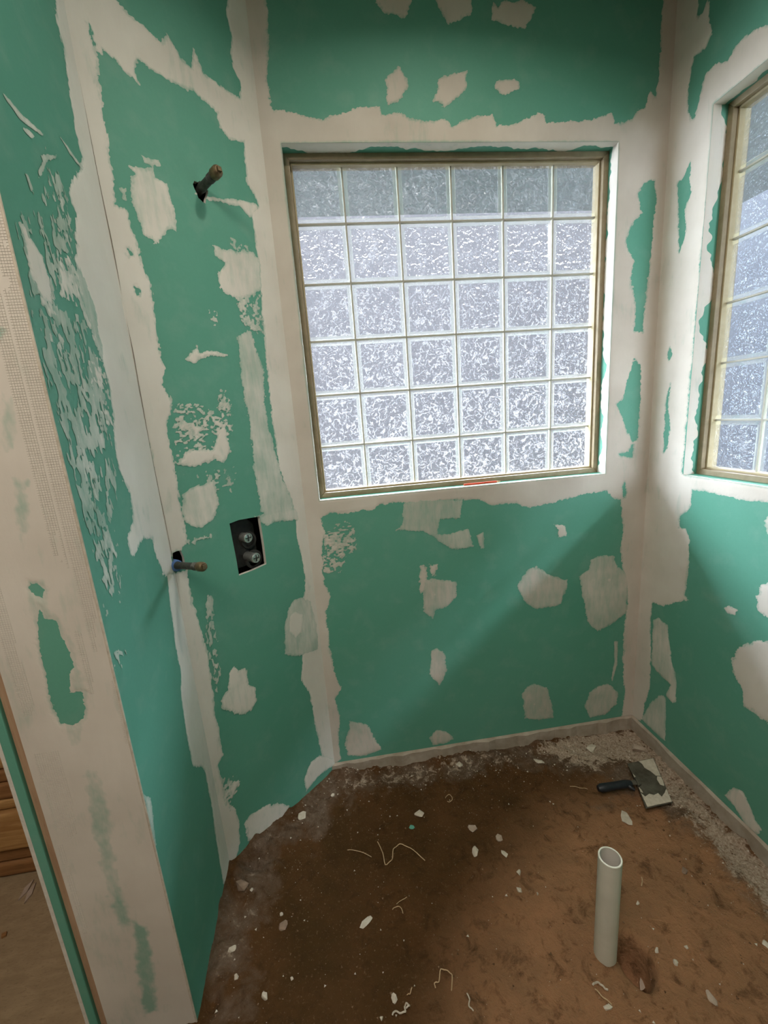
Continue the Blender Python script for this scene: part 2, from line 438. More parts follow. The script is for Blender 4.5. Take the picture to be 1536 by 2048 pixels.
# concrete footing showing below the boards
def footing(name, a, b, n, parent):
    a = np.array(a); b = np.array(b); k = 40; v = []; f = []
    for i in range(k + 1):
        q = a + (b - a) * i / k; j = .004 * math.sin(i * 2.3) + .003 * math.sin(i * 5.1)
        for (d, z) in ((.0, -.001), (.012 + j, -.006), (.016 + j, -.07), (.022 + j, -.2), (-.12, -.2), (-.12, -.001)):
            v.append((q[0] + n[0] * d, q[1] + n[1] * d, z))
    for i in range(k):
        for m in range(6): f.append((i * 6 + m, i * 6 + (m + 1) % 6, i * 6 + 6 + (m + 1) % 6, i * 6 + 6 + m))
    me = py_mesh(name, v, f); return link(name, me, M_CONC, parent)
footing('footing', (XC0 - .02, YC), (XC1, YC), (0, -1), wall_back)
footing('footing', (XC1, YC), (XC1, YR), (-1, 0), wall_right)

# the dark stud bay behind the angled wall
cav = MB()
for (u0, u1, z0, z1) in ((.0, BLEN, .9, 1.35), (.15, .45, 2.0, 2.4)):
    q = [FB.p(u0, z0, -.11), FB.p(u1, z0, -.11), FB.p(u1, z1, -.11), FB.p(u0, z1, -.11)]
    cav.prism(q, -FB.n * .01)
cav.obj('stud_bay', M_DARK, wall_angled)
MB().prism([FB.p(.20, .9, -.07), FB.p(.235, .9, -.07), FB.p(.235, 1.4, -.07), FB.p(.20, 1.4, -.07)], -FB.n * .03).obj('stud', M_LOGD, wall_angled)

# other surfaces of the room
ceil = struct(MB().box((XL, YR, ZT), (XC1 + .2, 0.05, ZT + .1)).obj('ceiling', M_CEIL))
struct(MB().box((XL, YR - .1, -.2), (XC1 + .2, YR, ZT)).obj('wall_front', M_WARM))
struct(MB().box((XL - .1, YR, -.2), (XL, .05, ZT)).obj('wall_far_left', M_WARM))

# edge of the wall end: bare stud, green board edge and its gypsum core
MB().box((XJ - .026, YA1 + .012, -.14), (XJ, YA1 + .10, ZT)).obj('stud_edge', M_STUD, wall_end, bevel=.002)
MB().box((XJ - .046, YA1 + .004, -.14), (XJ - .026, YA1 + .09, ZT)).obj('board_edge', M_GREEN, wall_end, bevel=.003)
MB().box((XJ - .056, YA1 + .006, -.14), (XJ - .046, YA1 + .085, ZT)).obj('gypsum_edge', M_GYP, wall_end, bevel=.002)

# ------------------------------------------------------------------ compound (plaster) on the boards
WALLS = {
 'A': (FA, wall_left, (0.0, YA0 - YA1, -.12, ZT), [], .003),
 'B': (FB, wall_angled, (0.0, BLEN, -.12, ZT), [valve_hole, arm_hole, spout_hole], .003),
 'C': (FC, wall_back, (XC0, XC1, 0.001, ZT), [rect(WX0, WX1, WZ0, WZ1)], .0035),
 'D': (FD, wall_right, (0, 2.2, 0.001, ZT), [rect(YC - DY0, YC - DY1, WZ0, WZ1)], .0035),
 'J': (FJ, wall_end, (0, XA - XJ, -.12, ZT), [], .003),
}
SEED = [10]; LAY = {}
def patch(wall, pts, holes=(), rag=.006, cover=1.0, kind='solid', name='plaster_patch', thick=.0011, dens=.5, aniso=(1, 1), uvpts=None, layer=0, thin=(), dry=None):
    fr, parent, (u0, u1, z0, z1), wh, cell = WALLS[wall]
    SEED[0] += 11; sd = SEED[0]
    poly = uvpts if uvpts else pxpoly(fr, pts)
    P = np.array(poly); m = rag * 2 + .004
    a0, b0 = np.maximum(P.min(0) - m, (u0, z0)); a1, b1 = np.minimum(P.max(0) + m, (u1, z1))
    nx = max(4, int((a1 - a0) / cell)); ny = max(4, int((b1 - b0) / cell))
    U, V = np.meshgrid(np.linspace(a0, a1, nx + 1), np.linspace(b0, b1, ny + 1))
    s = sdf(poly, U, V)
    nz = fbm(U * 42 * aniso[0], V * 42 * aniso[1], sd, 4) * 2
    nz2 = fbm(U * 150 * aniso[0], V * 150 * aniso[1], sd + 5, 2) * 2
    nz3 = fbm(U * 330 * aniso[0], V * 330 * aniso[1], sd + 6, 1) * 2
    F = s + rag * (nz * 1.3 + nz2 * .9 + nz3 * .5)
    if kind == 'speckle':
        sp = fbm(U * 120 * aniso[0], V * 120 * aniso[1], sd + 9, 3) * 2
        lo = fbm(U * 22, V * 22, sd + 3, 2) * 2
        F = np.minimum(F, .012 * (sp + lo * .6 - (1 - dens) * .9 + .25 + np.clip(s * 8, -.1, .25)))
    for h in holes:
        hp = pxpoly(fr, h) if not isinstance(h[0], np.ndarray) else h
        hs = sdf(hp, U, V)
        F = np.minimum(F, -(hs + rag * (nz * .9 + nz2 * .9 + nz3 * .5)))
    for h in wh: F = np.minimum(F, -sdf(h, U, V) - .0)
    r = contour(F, U, V)
    if r is None: return None
    xy, tr, fv = r
    LAY[wall] = LAY.get(wall, 0) + 1
    dep = .0003 + .00025 * layer + .00004 * LAY[wall] + thick * sstep(0, .012, fv)
    cv = cover * (.42 + .58 * sstep(0, .009, fv)) + .25 * cover * (fbm(xy[:, 0] * 16, xy[:, 1] * 16, sd + 2, 3))
    for (tp, val) in thin:
        ts = sdf(pxpoly(fr, tp), xy[:, 0], xy[:, 1]) + .02 * fbm(xy[:, 0] * 60, xy[:, 1] * 60, sd + 8, 3)
        k = sstep(-.004, .012, ts); cv = cv * (1 - k) + k * (val + .5 * fbm(xy[:, 0] * 90, xy[:, 1] * 60, sd + 6, 3))
    v = fr.P(xy[:, 0], xy[:, 1], 0) + fr.n[None, :] * dep[:, None]
    e1, e2 = v[tr[:, 1]] - v[tr[:, 0]], v[tr[:, 2]] - v[tr[:, 0]]
    flip = (np.cross(e1, e2) @ fr.n).sum() < 0
    if flip: tr = tr[:, ::-1]
    if dry is None: dry = {'A': .9, 'B': .7, 'C': .2, 'D': .5, 'J': .4}[wall]  # compound tone chosen per wall, tuned to that wall's brightness
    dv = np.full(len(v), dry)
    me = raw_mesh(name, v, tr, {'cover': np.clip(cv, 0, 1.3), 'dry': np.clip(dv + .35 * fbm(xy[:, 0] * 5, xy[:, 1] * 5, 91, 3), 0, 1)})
    return link(name, me, M_PLAS, parent, smooth=True)

# --- left wall (A)
patch('A', [(108, -60), (112, 40), (125, 90), (140, 190), (150, 260), (165, 325), (150, 352), (134, 378), (142, 402), (152, 430), (150, 520), (166, 560), (187, 612), (200, 690), (215, 760),
            (225, 830), (228, 880), (236, 940), (256, 975), (262, 1010), (266, 1040), (252, 1075), (264, 1118), (275, 1100), (283, 1080), (305, 1074), (314, 1118), (325, 1145), (336, 1152), (365, 1150), (345, 1050), (300, 850), (255, 640), (215, 410), (190, 250), (160, 60), (140, -60)], rag=.006, name='corner_band', aniso=(1, .6))
patch('A', [(333, 1146), (341, 1215), (350, 1290), (361, 1340), (362, 1400), (374, 1470), (386, 1535), (402, 1533), (409, 1542), (424, 1620), (432, 1680), (446, 1768), (456, 1775), (475, 1740), (450, 1600), (400, 1380), (365, 1150)], rag=.004, name='corner_band', aniso=(1, .5))
patch('A', [(38, 448), (50, 452), (64, 478), (84, 515), (92, 545), (100, 568), (106, 600), (104, 606), (86, 600), (72, 575), (58, 545), (52, 515), (50, 485)], rag=.004, cover=.9)
patch('A', [(64, 575), (100, 575), (122, 640), (128, 720), (112, 725), (88, 650)], kind='speckle', dens=.55, cover=.75, aniso=(1.2, .55), name='thin_smear')
patch('A', [(112, 510), (130, 505), (165, 560), (192, 640), (215, 720), (196, 705), (160, 620), (120, 590)], kind='speckle', dens=.62, cover=.85, aniso=(1.2, .6), name='thin_smear')
patch('A', [(150, 520), (168, 555), (190, 620), (204, 690), (208, 730), (188, 680), (160, 590)], rag=.008, cover=.35, name='thin_smear', thick=.0004)
patch('A', [(90, 300), (130, 370), (150, 470), (155, 540), (125, 500), (100, 420)], kind='speckle', dens=.30, cover=.7, aniso=(1.4, .6), name='thin_smear')
patch('A', [(172, 700), (205, 720), (224, 820), (230, 850), (200, 850), (180, 780)], kind='speckle', dens=.66, cover=.85, aniso=(1.2, .7), name='thin_smear')
patch('A', [(112, 700), (150, 700), (200, 1000), (195, 1010), (150, 900)], kind='speckle', dens=.38, cover=.35, aniso=(1.4, .4), name='thin_smear', thick=.0004)
patch('A', [(160, 900), (190, 900), (200, 1000), (190, 1100), (165, 1000)], kind='speckle', dens=.42, cover=.45, aniso=(1.4, .45), name='thin_smear', thick=.0004)
patch('A', [(165, 1030), (240, 1050), (245, 1200), (210, 1230), (195, 1150)], kind='speckle', dens=.33, cover=.55, aniso=(1.3, .5), name='thin_smear', thick=.0004)
patch('A', [(60, 620), (110, 600), (170, 640), (205, 760), (225, 900), (235, 1000), (215, 1060), (180, 1080), (140, 930), (95, 760)], kind='speckle', dens=.50, cover=.22, aniso=(1.2, .35), name='thin_smear', thick=.0003)
patch('A', [(30, 440), (110, 330), (140, 420), (150, 560), (110, 600), (60, 590)], kind='speckle', dens=.40, cover=.26, aniso=(1.2, .4), name='thin_smear', thick=.0003)
patch('A', [(222, 1300), (255, 1295), (250, 1345), (232, 1350)], kind='speckle', dens=.33, cover=.5, aniso=(1.3, .5), name='thin_smear', thick=.0004)
patch('A', [(287, 1590), (300, 1595), (308, 1650), (311, 1690), (302, 1665)], rag=.003, cover=.55, thick=.0004)
for q in ([(3, 186), (8, 188), (45, 232), (86, 268), (84, 273), (40, 240)], [(116, 270), (122, 276), (150, 315), (172, 342), (170, 347), (146, 318)],
          [(80, 310), (112, 309), (112, 316), (94, 322), (84, 348), (75, 358), (76, 340), (84, 322)], [(42, 256), (52, 258), (68, 272), (60, 274)], [(50, 348), (55, 350), (66, 380), (60, 382)]):
    patch('A', q, rag=.002, cover=.8, name='trowel_streak', thick=.0006)

# --- angled wall (B)
patch('B', [(60, -80), (150, -80), (186, 20), (180, 48), (192, 98), (202, 200), (211, 250), (219, 300), (228, 370), (231, 408), (254, 424), (266, 460), (276, 490), (290, 545), (300, 562), (308, 620), (320, 700), (331, 740), (325, 770), (344, 798), (342, 828),
            (335, 850), (345, 900), (353, 950), (363, 1010), (370, 1060), (374, 1086), (360, 1108), (330, 1120), (300, 900), (230, 600), (165, 250)], rag=.0055, name='corner_band', aniso=(1, .6),
      holes=[[(256, 498), (265, 502), (266, 512), (258, 516)], [(270, 574), (280, 580), (278, 590), (270, 588)]])
patch('B', [(341, 1146), (374, 1140), (385, 1200), (400, 1250), (414, 1305), (424, 1360), (428, 1420), (438, 1470), (446, 1508), (436, 1532), (446, 1560), (452, 1600), (470, 1620), (478, 1645), (480, 1682), (470, 1726), (455, 1740), (420, 1600), (360, 1300)], rag=.0045, name='corner_band', aniso=(1, .5))
patch('B', [(120, -40), (228, -4), (255, 27), (292, 55), (321, 84), (335, 71), (357, 109), (383, 137), (386, 97), (397, 120), (408, 149), (437, 168), (478, 195), (530, 215), (530, 300), (488, 283), (456, 278), (441, 255), (434, 226), (408, 200), (383, 182), (335, 160), (303, 139),
            (277, 120), (270, 139), (278, 166), (252, 147), (233, 124), (208, 102), (206, 119), (193, 98), (179, 47), (150, 0)], rag=.005, name='seam_band')
patch('B', [(452, -80), (456, 0), (452, 20), (462, 75), (466, 138), (479, 165), (477, 195), (500, 300), (560, 300), (500, -80)], rag=.005, name='corner_band', aniso=(1, .6))
patch('B', [(486, 275), (489, 310), (494, 368), (505, 385), (517, 411), (500, 424), (506, 450), (512, 490), (516, 520), (522, 590), (526, 640), (532, 720), (540, 800), (552, 900), (566, 960), (582, 1000), (592, 1035), (592, 1070), (600, 1100), (607, 1130), (611, 1180), (606, 1196),
            (604, 1260), (604, 1310), (602, 1360), (620, 1390), (630, 1450), (638, 1490), (648, 1528), (700, 1540), (640, 1150), (560, 500), (530, 270)], rag=.0045, name='corner_band', aniso=(1, .55))
patch('B', [(255, 330), (306, 337), (310, 355), (332, 368), (339, 390), (346, 412), (354, 448), (354, 463), (339, 459), (324, 478), (310, 491), (303, 478), (288, 470), (275, 437), (262, 401), (261, 375), (262, 354), (268, 346)], rag=.004, cover=.72, thick=.0008)
patch('B', [(284, 310), (300, 316), (318, 318), (320, 330), (303, 333), (288, 325)], rag=.004, cover=.6)
patch('B', [(240, 375), (250, 378), (253, 402), (246, 398)], rag=.004, cover=.7)
patch('B', [(374, 381), (400, 389), (440, 397), (480, 399), (515, 409), (516, 420), (502, 440), (480, 414), (465, 411), (440, 404), (420, 401)], rag=.003, cover=.85)
patch('B', [(425, 488), (448, 499), (478, 503), (505, 505), (520, 520), (524, 575), (505, 592), (482, 600), (455, 590), (440, 575), (434, 548), (450, 525), (430, 510)], rag=.005, cover=.7, thick=.0008)
patch('B', [(420, 455), (440, 450), (492, 480), (500, 505), (470, 500)], kind='speckle', dens=.45, cover=.6, name='thin_smear')
patch('B', [(470, 590), (524, 585), (528, 670), (500, 660), (480, 640)], kind='speckle', dens=.6, cover=.6, name='thin_smear')
patch('B', [(474, 672), (500, 660), (510, 690), (526, 740), (532, 830), (548, 900), (562, 950), (584, 1000), (592, 1036), (565, 1042), (540, 1047), (522, 1022), (514, 970), (505, 930), (503, 880), (495, 830), (484, 770), (480, 720)], rag=.006, cover=.48, thick=.0006, name='thin_smear')
patch('B', [(372, 718), (384, 702), (394, 690), (400, 704), (412, 700), (456, 708), (458, 713), (420, 711), (402, 718), (390, 727), (378, 722)], rag=.004, cover=.85)
patch('B', [(338, 808), (400, 812), (462, 800), (468, 890), (430, 915), (352, 915)], kind='speckle', dens=.52, cover=.8, aniso=(.8, 1.2), name='thin_smear')
patch('B', [(352, 928), (375, 902), (425, 898), (440, 858), (450, 850), (461, 905), (450, 923), (430, 917), (400, 932), (360, 932)], rag=.005, cover=.85)
patch('B', [(440, 780), (456, 780), (460, 830), (446, 850), (436, 820)], kind='speckle', dens=.6, cover=.8, name='thin_smear')
patch('B', [(418, 620), (436, 620), (436, 652), (420, 652)], kind='speckle', dens=.4, cover=.6, name='thin_smear')
patch('B', [(355, 935), (470, 930), (480, 985), (420, 985), (365, 975)], kind='speckle', dens=.36, cover=.5, aniso=(.8, 1.2), name='thin_smear')
patch('B', [(364, 990), (380, 976), (410, 969), (425, 962), (437, 990), (438, 1010), (425, 1040), (405, 1054), (380, 1053), (366, 1040)], rag=.004, cover=.66, thick=.0008)
patch('B', [(375, 1082), (400, 1072), (436, 1066), (436, 1072), (405, 1080), (378, 1092)], kind='speckle', dens=.6, cover=.6, name='trowel_streak')
patch('B', [(505, 1036), (556, 1020), (592, 1018), (600, 1040), (560, 1042), (535, 1050), (522, 1046)], rag=.005, cover=.55, thick=.0006)
patch('B', [(408, 1190), (424, 1190), (436, 1300), (446, 1390), (428, 1385), (415, 1290)], kind='speckle', dens=.5, cover=.5, aniso=(1.2, .5), name='thin_smear')
patch('B', [(459, 1346), (467, 1331), (476, 1342), (492, 1333), (496, 1368), (511, 1375), (513, 1400), (503, 1420), (486, 1430), (460, 1422), (443, 1415), (440, 1402), (455, 1380)], rag=.005, cover=.7, thick=.0008)
patch('B', [(586, 1201), (606, 1194), (622, 1201), (634, 1248), (638, 1300), (609, 1310), (587, 1312), (569, 1307), (569, 1248), (577, 1216)], rag=.004, cover=.5, thick=.0007)
patch('B', [(578, 1228), (592, 1222), (606, 1228), (604, 1265), (590, 1278), (576, 1262)], rag=.003, cover=.9, layer=3)
patch('B', [(440, 1560), (452, 1548), (478, 1555), (480, 1570), (462, 1600), (472, 1620), (458, 1625), (445, 1600)], kind='speckle', dens=.6, cover=.8, name='thin_smear')
patch('B', [(500, 1628), (530, 1611), (560, 1607), (580, 1610), (560, 1645), (520, 1680), (508, 1692), (492, 1672), (488, 1645)], rag=.006, cover=.8)
patch('B', [(607, 1560), (620, 1525), (640, 1510), (668, 1515), (668, 1530), (640, 1548), (612, 1582)], rag=.004, cover=.85)

# --- back wall (C)
patch('C', [(470, -80), (530, -80), (531, 0), (536, 30), (537, 80), (535, 160), (540, 200), (546, 222), (562, 219), (590, 226), (620, 235), (645, 241), (665, 232), (690, 225), (712, 215), (760, 214), (763, 230), (800, 227), (830, 240), (850, 243), (890, 240), (906, 254),
            (930, 238), (985, 228), (995, 250), (1030, 248), (1050, 237), (1086, 226), (1092, 246), (1130, 244), (1180, 240), (1224, 224), (1230, 246), (1265, 240), (1276, 218), (1290, 215), (1300, 180), (1312, 195), (1314, 175), (1318, 150), (1322, 60), (1325, 0), (1328, -90), (1380, -90),
            (1345, 400), (1300, 960), (1270, 1460), (1243, 1440), (1249, 1380), (1245, 1330), (1246, 1290), (1250, 1240), (1256, 1200), (1246, 1140), (1240, 1090), (1246, 1060), (1244, 1030), (1240, 1000),
            (1226, 996), (1210, 981), (1160, 990), (1110, 1004), (1060, 1016), (1030, 1006), (980, 1011), (960, 1000), (900, 1001), (870, 1006), (840, 1010), (800, 1005), (760, 1010), (745, 1022), (720, 1020), (690, 1026), (660, 1026), (640, 1036), (650, 1062),
            (645, 1080), (645, 1140), (650, 1165), (662, 1190), (652, 1230), (660, 1290), (668, 1340), (683, 1380), (672, 1396), (680, 1440), (678, 1490), (683, 1518), (660, 1535), (600, 1000), (520, 300)], rag=.0050, name='seam_band',
      holes=[[(1286, 367), (1309, 360), (1312, 400), (1306, 460), (1300, 520), (1294, 575), (1288, 620), (1285, 664), (1268, 662), (1272, 610), (1262, 560), (1268, 520), (1256, 500), (1252, 478), (1270, 440), (1284, 425), (1276, 392)],
             [(1268, 718), (1281, 730), (1281, 800), (1276, 850), (1274, 880), (1266, 884), (1250, 852), (1234, 808), (1246, 798), (1252, 770)],
             [(1238, 908), (1256, 903), (1262, 890), (1268, 888), (1264, 914), (1242, 912)],
             [(1244, 975), (1250, 965), (1252, 985), (1246, 1000)]])
for q, c in (([(742, -30), (752, 4), (770, 26), (800, 36), (812, 40), (820, 20), (830, -30)], .95), ([(868, -30), (873, 4), (886, 35), (895, 49), (920, 38), (942, 28), (945, 18), (940, -30)], .8),
          ([(987, 6), (996, 16), (1006, 4), (1055, 2), (1073, 16), (1062, 36), (1050, 58), (1012, 50), (983, 40)], .95), ([(798, 135), (814, 154), (819, 172), (808, 190), (792, 206), (776, 212), (772, 204), (776, 176), (772, 160), (782, 148)], .95),
          ([(877, 155), (900, 149), (934, 143), (932, 180), (915, 196), (888, 214), (882, 204), (867, 203), (876, 175)], .95), ([(985, 170), (1000, 160), (1030, 156), (1042, 166), (1036, 181), (1010, 189), (992, 182)], .95)):
    patch('C', q, rag=.005, cover=c)
patch('C', [(844, 1162), (870, 1157), (913, 1165), (911, 1195), (895, 1214), (870, 1221), (866, 1236), (848, 1222)], rag=.0045, cover=.55)
patch('C', [(838, 1130), (848, 1129), (856, 1150), (850, 1180), (840, 1192), (838, 1165)], rag=.006, cover=.8)
patch('C', [(857, 1128), (876, 1130), (872, 1150), (864, 1152)], rag=.006, cover=.7)
patch('C', [(862, 1302), (874, 1296), (890, 1306), (894, 1340), (886, 1360), (878, 1371), (860, 1348)], rag=.0045, cover=.7)
patch('C', [(1034, 1171), (1056, 1139), (1074, 1133), (1100, 1150), (1122, 1157), (1136, 1160), (1133, 1179), (1122, 1208), (1096, 1215), (1074, 1219), (1049, 1204), (1038, 1182)], rag=.005, cover=.58)
patch('C', [(1158, 1153), (1176, 1139), (1184, 1117), (1209, 1109), (1227, 1113), (1235, 1135), (1252, 1142), (1256, 1164), (1252, 1226), (1224, 1248), (1195, 1263), (1175, 1244), (1166, 1197), (1162, 1171)], rag=.005, cover=.46)
patch('C', [(1108, 1049), (1130, 1051), (1133, 1072), (1116, 1076), (1116, 1060)], rag=.004, cover=1)
patch('C', [(1045, 1386), (1053, 1372), (1071, 1367), (1093, 1375), (1104, 1405), (1106, 1435), (1078, 1440), (1050, 1437)], rag=.005, cover=.6)
patch('C', [(1169, 1414), (1178, 1386), (1195, 1372), (1217, 1366), (1238, 1386), (1232, 1408), (1213, 1428), (1180, 1436)], rag=.006, cover=.55)
patch('C', [(699, 1442), (735, 1447), (746, 1473), (765, 1499), (721, 1512), (695, 1510), (691, 1491)], rag=.005, cover=.72)
patch('C', [(859, 1474), (874, 1459), (896, 1464), (908, 1478), (889, 1487), (865, 1490)], rag=.004, cover=.68)
patch('C', [(806, 1008), (840, 998), (925, 1000), (921, 1036), (882, 1038), (872, 1072), (842, 1062), (792, 1060), (805, 1045)], rag=.005, cover=.40, thick=.0006, name='thin_smear')
patch('C', [(856, 1066), (900, 1068), (936, 1057), (946, 1094), (905, 1098), (875, 1082)], rag=.005, cover=.42, thick=.0006, name='thin_smear')
patch('C', [(952, 1070), (967, 1064), (968, 1096), (962, 1098), (956, 1085)], rag=.003, cover=.6, thick=.0006)
patch('C', [(668, 1050), (690, 1040), (708, 1052), (713, 1100), (692, 1114), (650, 1114), (648, 1070)], kind='speckle', dens=.78, cover=.7, aniso=(.7, 1.2), name='thin_smear')
patch('C', [(645, 1112), (694, 1112), (688, 1146), (648, 1146)], kind='speckle', dens=.5, cover=.8, name='thin_smear')
patch('C', [(1228, 1282), (1236, 1282), (1234, 1330), (1224, 1365), (1222, 1355), (1228, 1325)], rag=.002, cover=.7, name='trowel_streak')
for (x, y, r) in ((869, 1189, 3.2), (1218, 1160, 4), (1068, 1408, 3)):
    patch('C', [(x + r * math.cos(a), y + r * math.sin(a)) for a in np.linspace(0, 6.28, 9)[:-1]], rag=.0005, cover=1.3, name='screw_dab', thick=.002, layer=3)

# --- right wall (D)
patch('D', [(1330, -80), (1392, -60), (1397, 10), (1395, 30), (1405, 26), (1415, 0), (1420, 5), (1419, 45), (1426, 64), (1410, 95), (1388, 115), (1382, 150), (1375, 190), (1378, 215), (1382, 240), (1389, 236), (1396, 212), (1405, 170), (1412, 148), (1430, 130), (1456, 121), (1470, 95), (1490, 75), (1515, 57), (1545, 48), (1640, 0), (1640, 80), (1545, 200), (1430, 206), (1364, 948), (1640, 985), (1640, 1012),
            (1536, 1006), (1500, 1001), (1470, 998), (1440, 990), (1400, 982), (1385, 979), (1383, 1000), (1379, 1020), (1362, 1031), (1358, 1056), (1372, 1056), (1379, 1080), (1378, 1130), (1370, 1190), (1376, 1200), (1360, 1203), (1340, 1210), (1325, 1213), (1305, 1204), (1302, 1240), (1302, 1330), (1299, 1380), (1290, 1408), (1284, 1440), (1262, 1440)], rag=.0045, name='seam_band',
      holes=[[(1381, 324), (1379, 365), (1382, 386), (1370, 416), (1371, 470), (1359, 505), (1357, 437), (1355, 365), (1366, 357)], [(1340, 695), (1346, 708), (1338, 724), (1335, 710)],
             [(1341, 768), (1336, 810), (1338, 828), (1340, 857), (1335, 894), (1328, 905), (1328, 872), (1331, 828), (1334, 792)]])
patch('D', [(1306, 1240), (1316, 1234), (1335, 1250), (1340, 1290), (1345, 1330), (1352, 1350), (1353, 1402), (1345, 1405), (1330, 1390), (1342, 1370), (1315, 1345), (1303, 1330)], rag=.004, cover=.65)
patch('D', [(1318, 1390), (1332, 1394), (1331, 1484), (1300, 1455), (1283, 1438), (1300, 1408)], rag=.004, cover=.42)
patch('D', [(1464, 1320), (1480, 1295), (1515, 1280), (1545, 1286), (1640, 1330), (1640, 1510), (1536, 1446), (1510, 1425), (1488, 1415), (1485, 1380), (1465, 1340)], rag=.006, cover=1)
patch('D', [(1514, 1190), (1524, 1170), (1550, 1165), (1560, 1240), (1536, 1236), (1515, 1220)], rag=.005, cover=.95)
patch('D', [(1529, 1042), (1536, 1030), (1560, 1030), (1560, 1075), (1536, 1070)], rag=.005, cover=.9)
patch('D', [(1446, 1215), (1460, 1211), (1476, 1220), (1471, 1231), (1455, 1226)], rag=.004, cover=.85)
patch('D', [(1450, 1590), (1465, 1575), (1485, 1580), (1500, 1610), (1511, 1640), (1525, 1660), (1515, 1668), (1495, 1655), (1470, 1615)], rag=.004, cover=.8)

# --- end of the left wall (J)
patch('J', None, uvpts=[(-.02, -.2), (.23, -.2), (.23, 3.1), (-.02, 3.1)], rag=.003, cover=.95, name='skim_coat',
      holes=[[(79, 1213), (87, 1237), (113, 1239), (122, 1270), (136, 1298), (150, 1330), (139, 1350), (142, 1383), (168, 1383), (168, 1434), (146, 1452), (122, 1446), (109, 1419), (98, 1383), (87, 1328), (79, 1292), (76, 1233)],
             [(60, 1166), (75, 1165), (88, 1180), (86, 1197), (72, 1190), (59, 1176)]],
      thin=[([(165, 1530), (205, 1530), (222, 1620), (240, 1740), (262, 1850), (235, 1850), (205, 1760), (180, 1660)], .42), ([(268, 1842), (296, 1850), (312, 1950), (316, 2020), (290, 2030), (270, 1930)], .12),
            ([(52, 1180), (90, 1150), (110, 1230), (150, 1290), (180, 1400), (160, 1500), (130, 1480), (90, 1350), (70, 1250)], .62), ([(20, 950), (60, 960), (66, 1070), (40, 1080)], .45), ([(-10, 640), (14, 660), (12, 690), (-10, 680)], .1), ([(0, 780), (30, 790), (40, 900), (5, 910)], .55)])

def crack(fr, u, z0, z1, wmax, parent, seed):
    n = int((z1 - z0) / .01); v = []; f = []
    for i in range(n + 1):
        z = z0 + (z1 - z0) * i / n
        q = float(fbm(np.array([z * 4.0]), np.array([.5]), seed, 4)[0]) * 2; w_ = wmax * min(1, max(.02, .45 + q * 1.5)) * min(1, 6 * i / n, 6 * (n - i) / n); o_ = .0012 * math.sin(z * 9 + seed)
        v += [fr.p(max(.0006, u + o_), z, .0022), fr.p(max(.0006, u + o_) + w_, z, .0022)]
    for i in range(n): f.append((2 * i, 2 * i + 1, 2 * i + 3, 2 * i + 2))
    return link('crack', py_mesh('crack', v, f), M_DIRTYCRACK, parent)
M_DIRTYCRACK = simple('crack_shadow_dirt', (.16, .135, .105), (.22, .19, .15), 40, .95, .2)
crack(FB, .0022, .95, 2.35, .0026, wall_angled, 4)
# fibre mesh tape showing through the skim coat on the wall end
def mesh_tape(u0, u1, z0, z1, d=.0019, pitch=.0046):
    """woven glass-fibre tape showing through where the compound is thin: ragged outline"""
    m = MB(); k = int((z1 - z0) / pitch); sd = int(z0 * 1000 + u0 * 7000); cu = int((u1 - u0) / pitch)
    keep = lambda u, z: float(fbm(np.array([u * 55]), np.array([z * 13]), sd, 3)[0]) + .34 * (1 - abs(2 * (z - z0) / (z1 - z0) - 1) ** 3) > -.02 + .10 * abs(2 * (u - u0) / (u1 - u0) - 1)
    for i in range(k):
        z = z0 + i * pitch + random.uniform(-.0004, .0004)
        for c in range(cu):
            a = u0 + c * pitch
            if not keep(a, z): continue
            b = a + pitch
            m.add([FJ.p(a, z, .0006), FJ.p(b, z, .0006), FJ.p(b, z + .0012, d), FJ.p(a, z + .0012, d), FJ.p(b, z + .0024, .0006), FJ.p(a, z + .0024, .0006)], [(0, 1, 2, 3), (3, 2, 4, 5)])
            m.add([FJ.p(a, z, .0006), FJ.p(a + .0010, z, d), FJ.p(a + .0010, z + pitch, d), FJ.p(a, z + pitch, .0006), FJ.p(a + .0020, z, .0006), FJ.p(a + .0020, z + pitch, .0006)], [(0, 1, 2, 3), (1, 4, 5, 2)])
    return m.obj('mesh_tape', M_MESH, wall_end)
mesh_tape(.002, .030, 1.02, 1.95)
mesh_tape(.034, .060, 1.25, 1.80)
mesh_tape(.190, .208, .35, .62)
mesh_tape(.000, .012, .85, 1.02)
mesh_tape(.042, .056, .98, 1.13)
mesh_tape(.145, .200, .62, .86)
mesh_tape(.165, .195, .95, 1.75)
# raised bead along the outside corner of the wall end
MB().tube([FJ.p(.001, -.12, .0), FJ.p(.0015, .6, .0005), FJ.p(.0005, 1.2, .0), FJ.p(.001, 1.7, .0006), FJ.p(.001, ZT, .0)], .0026, 8).obj('corner_bead', M_CHIP, wall_end, smooth=True)

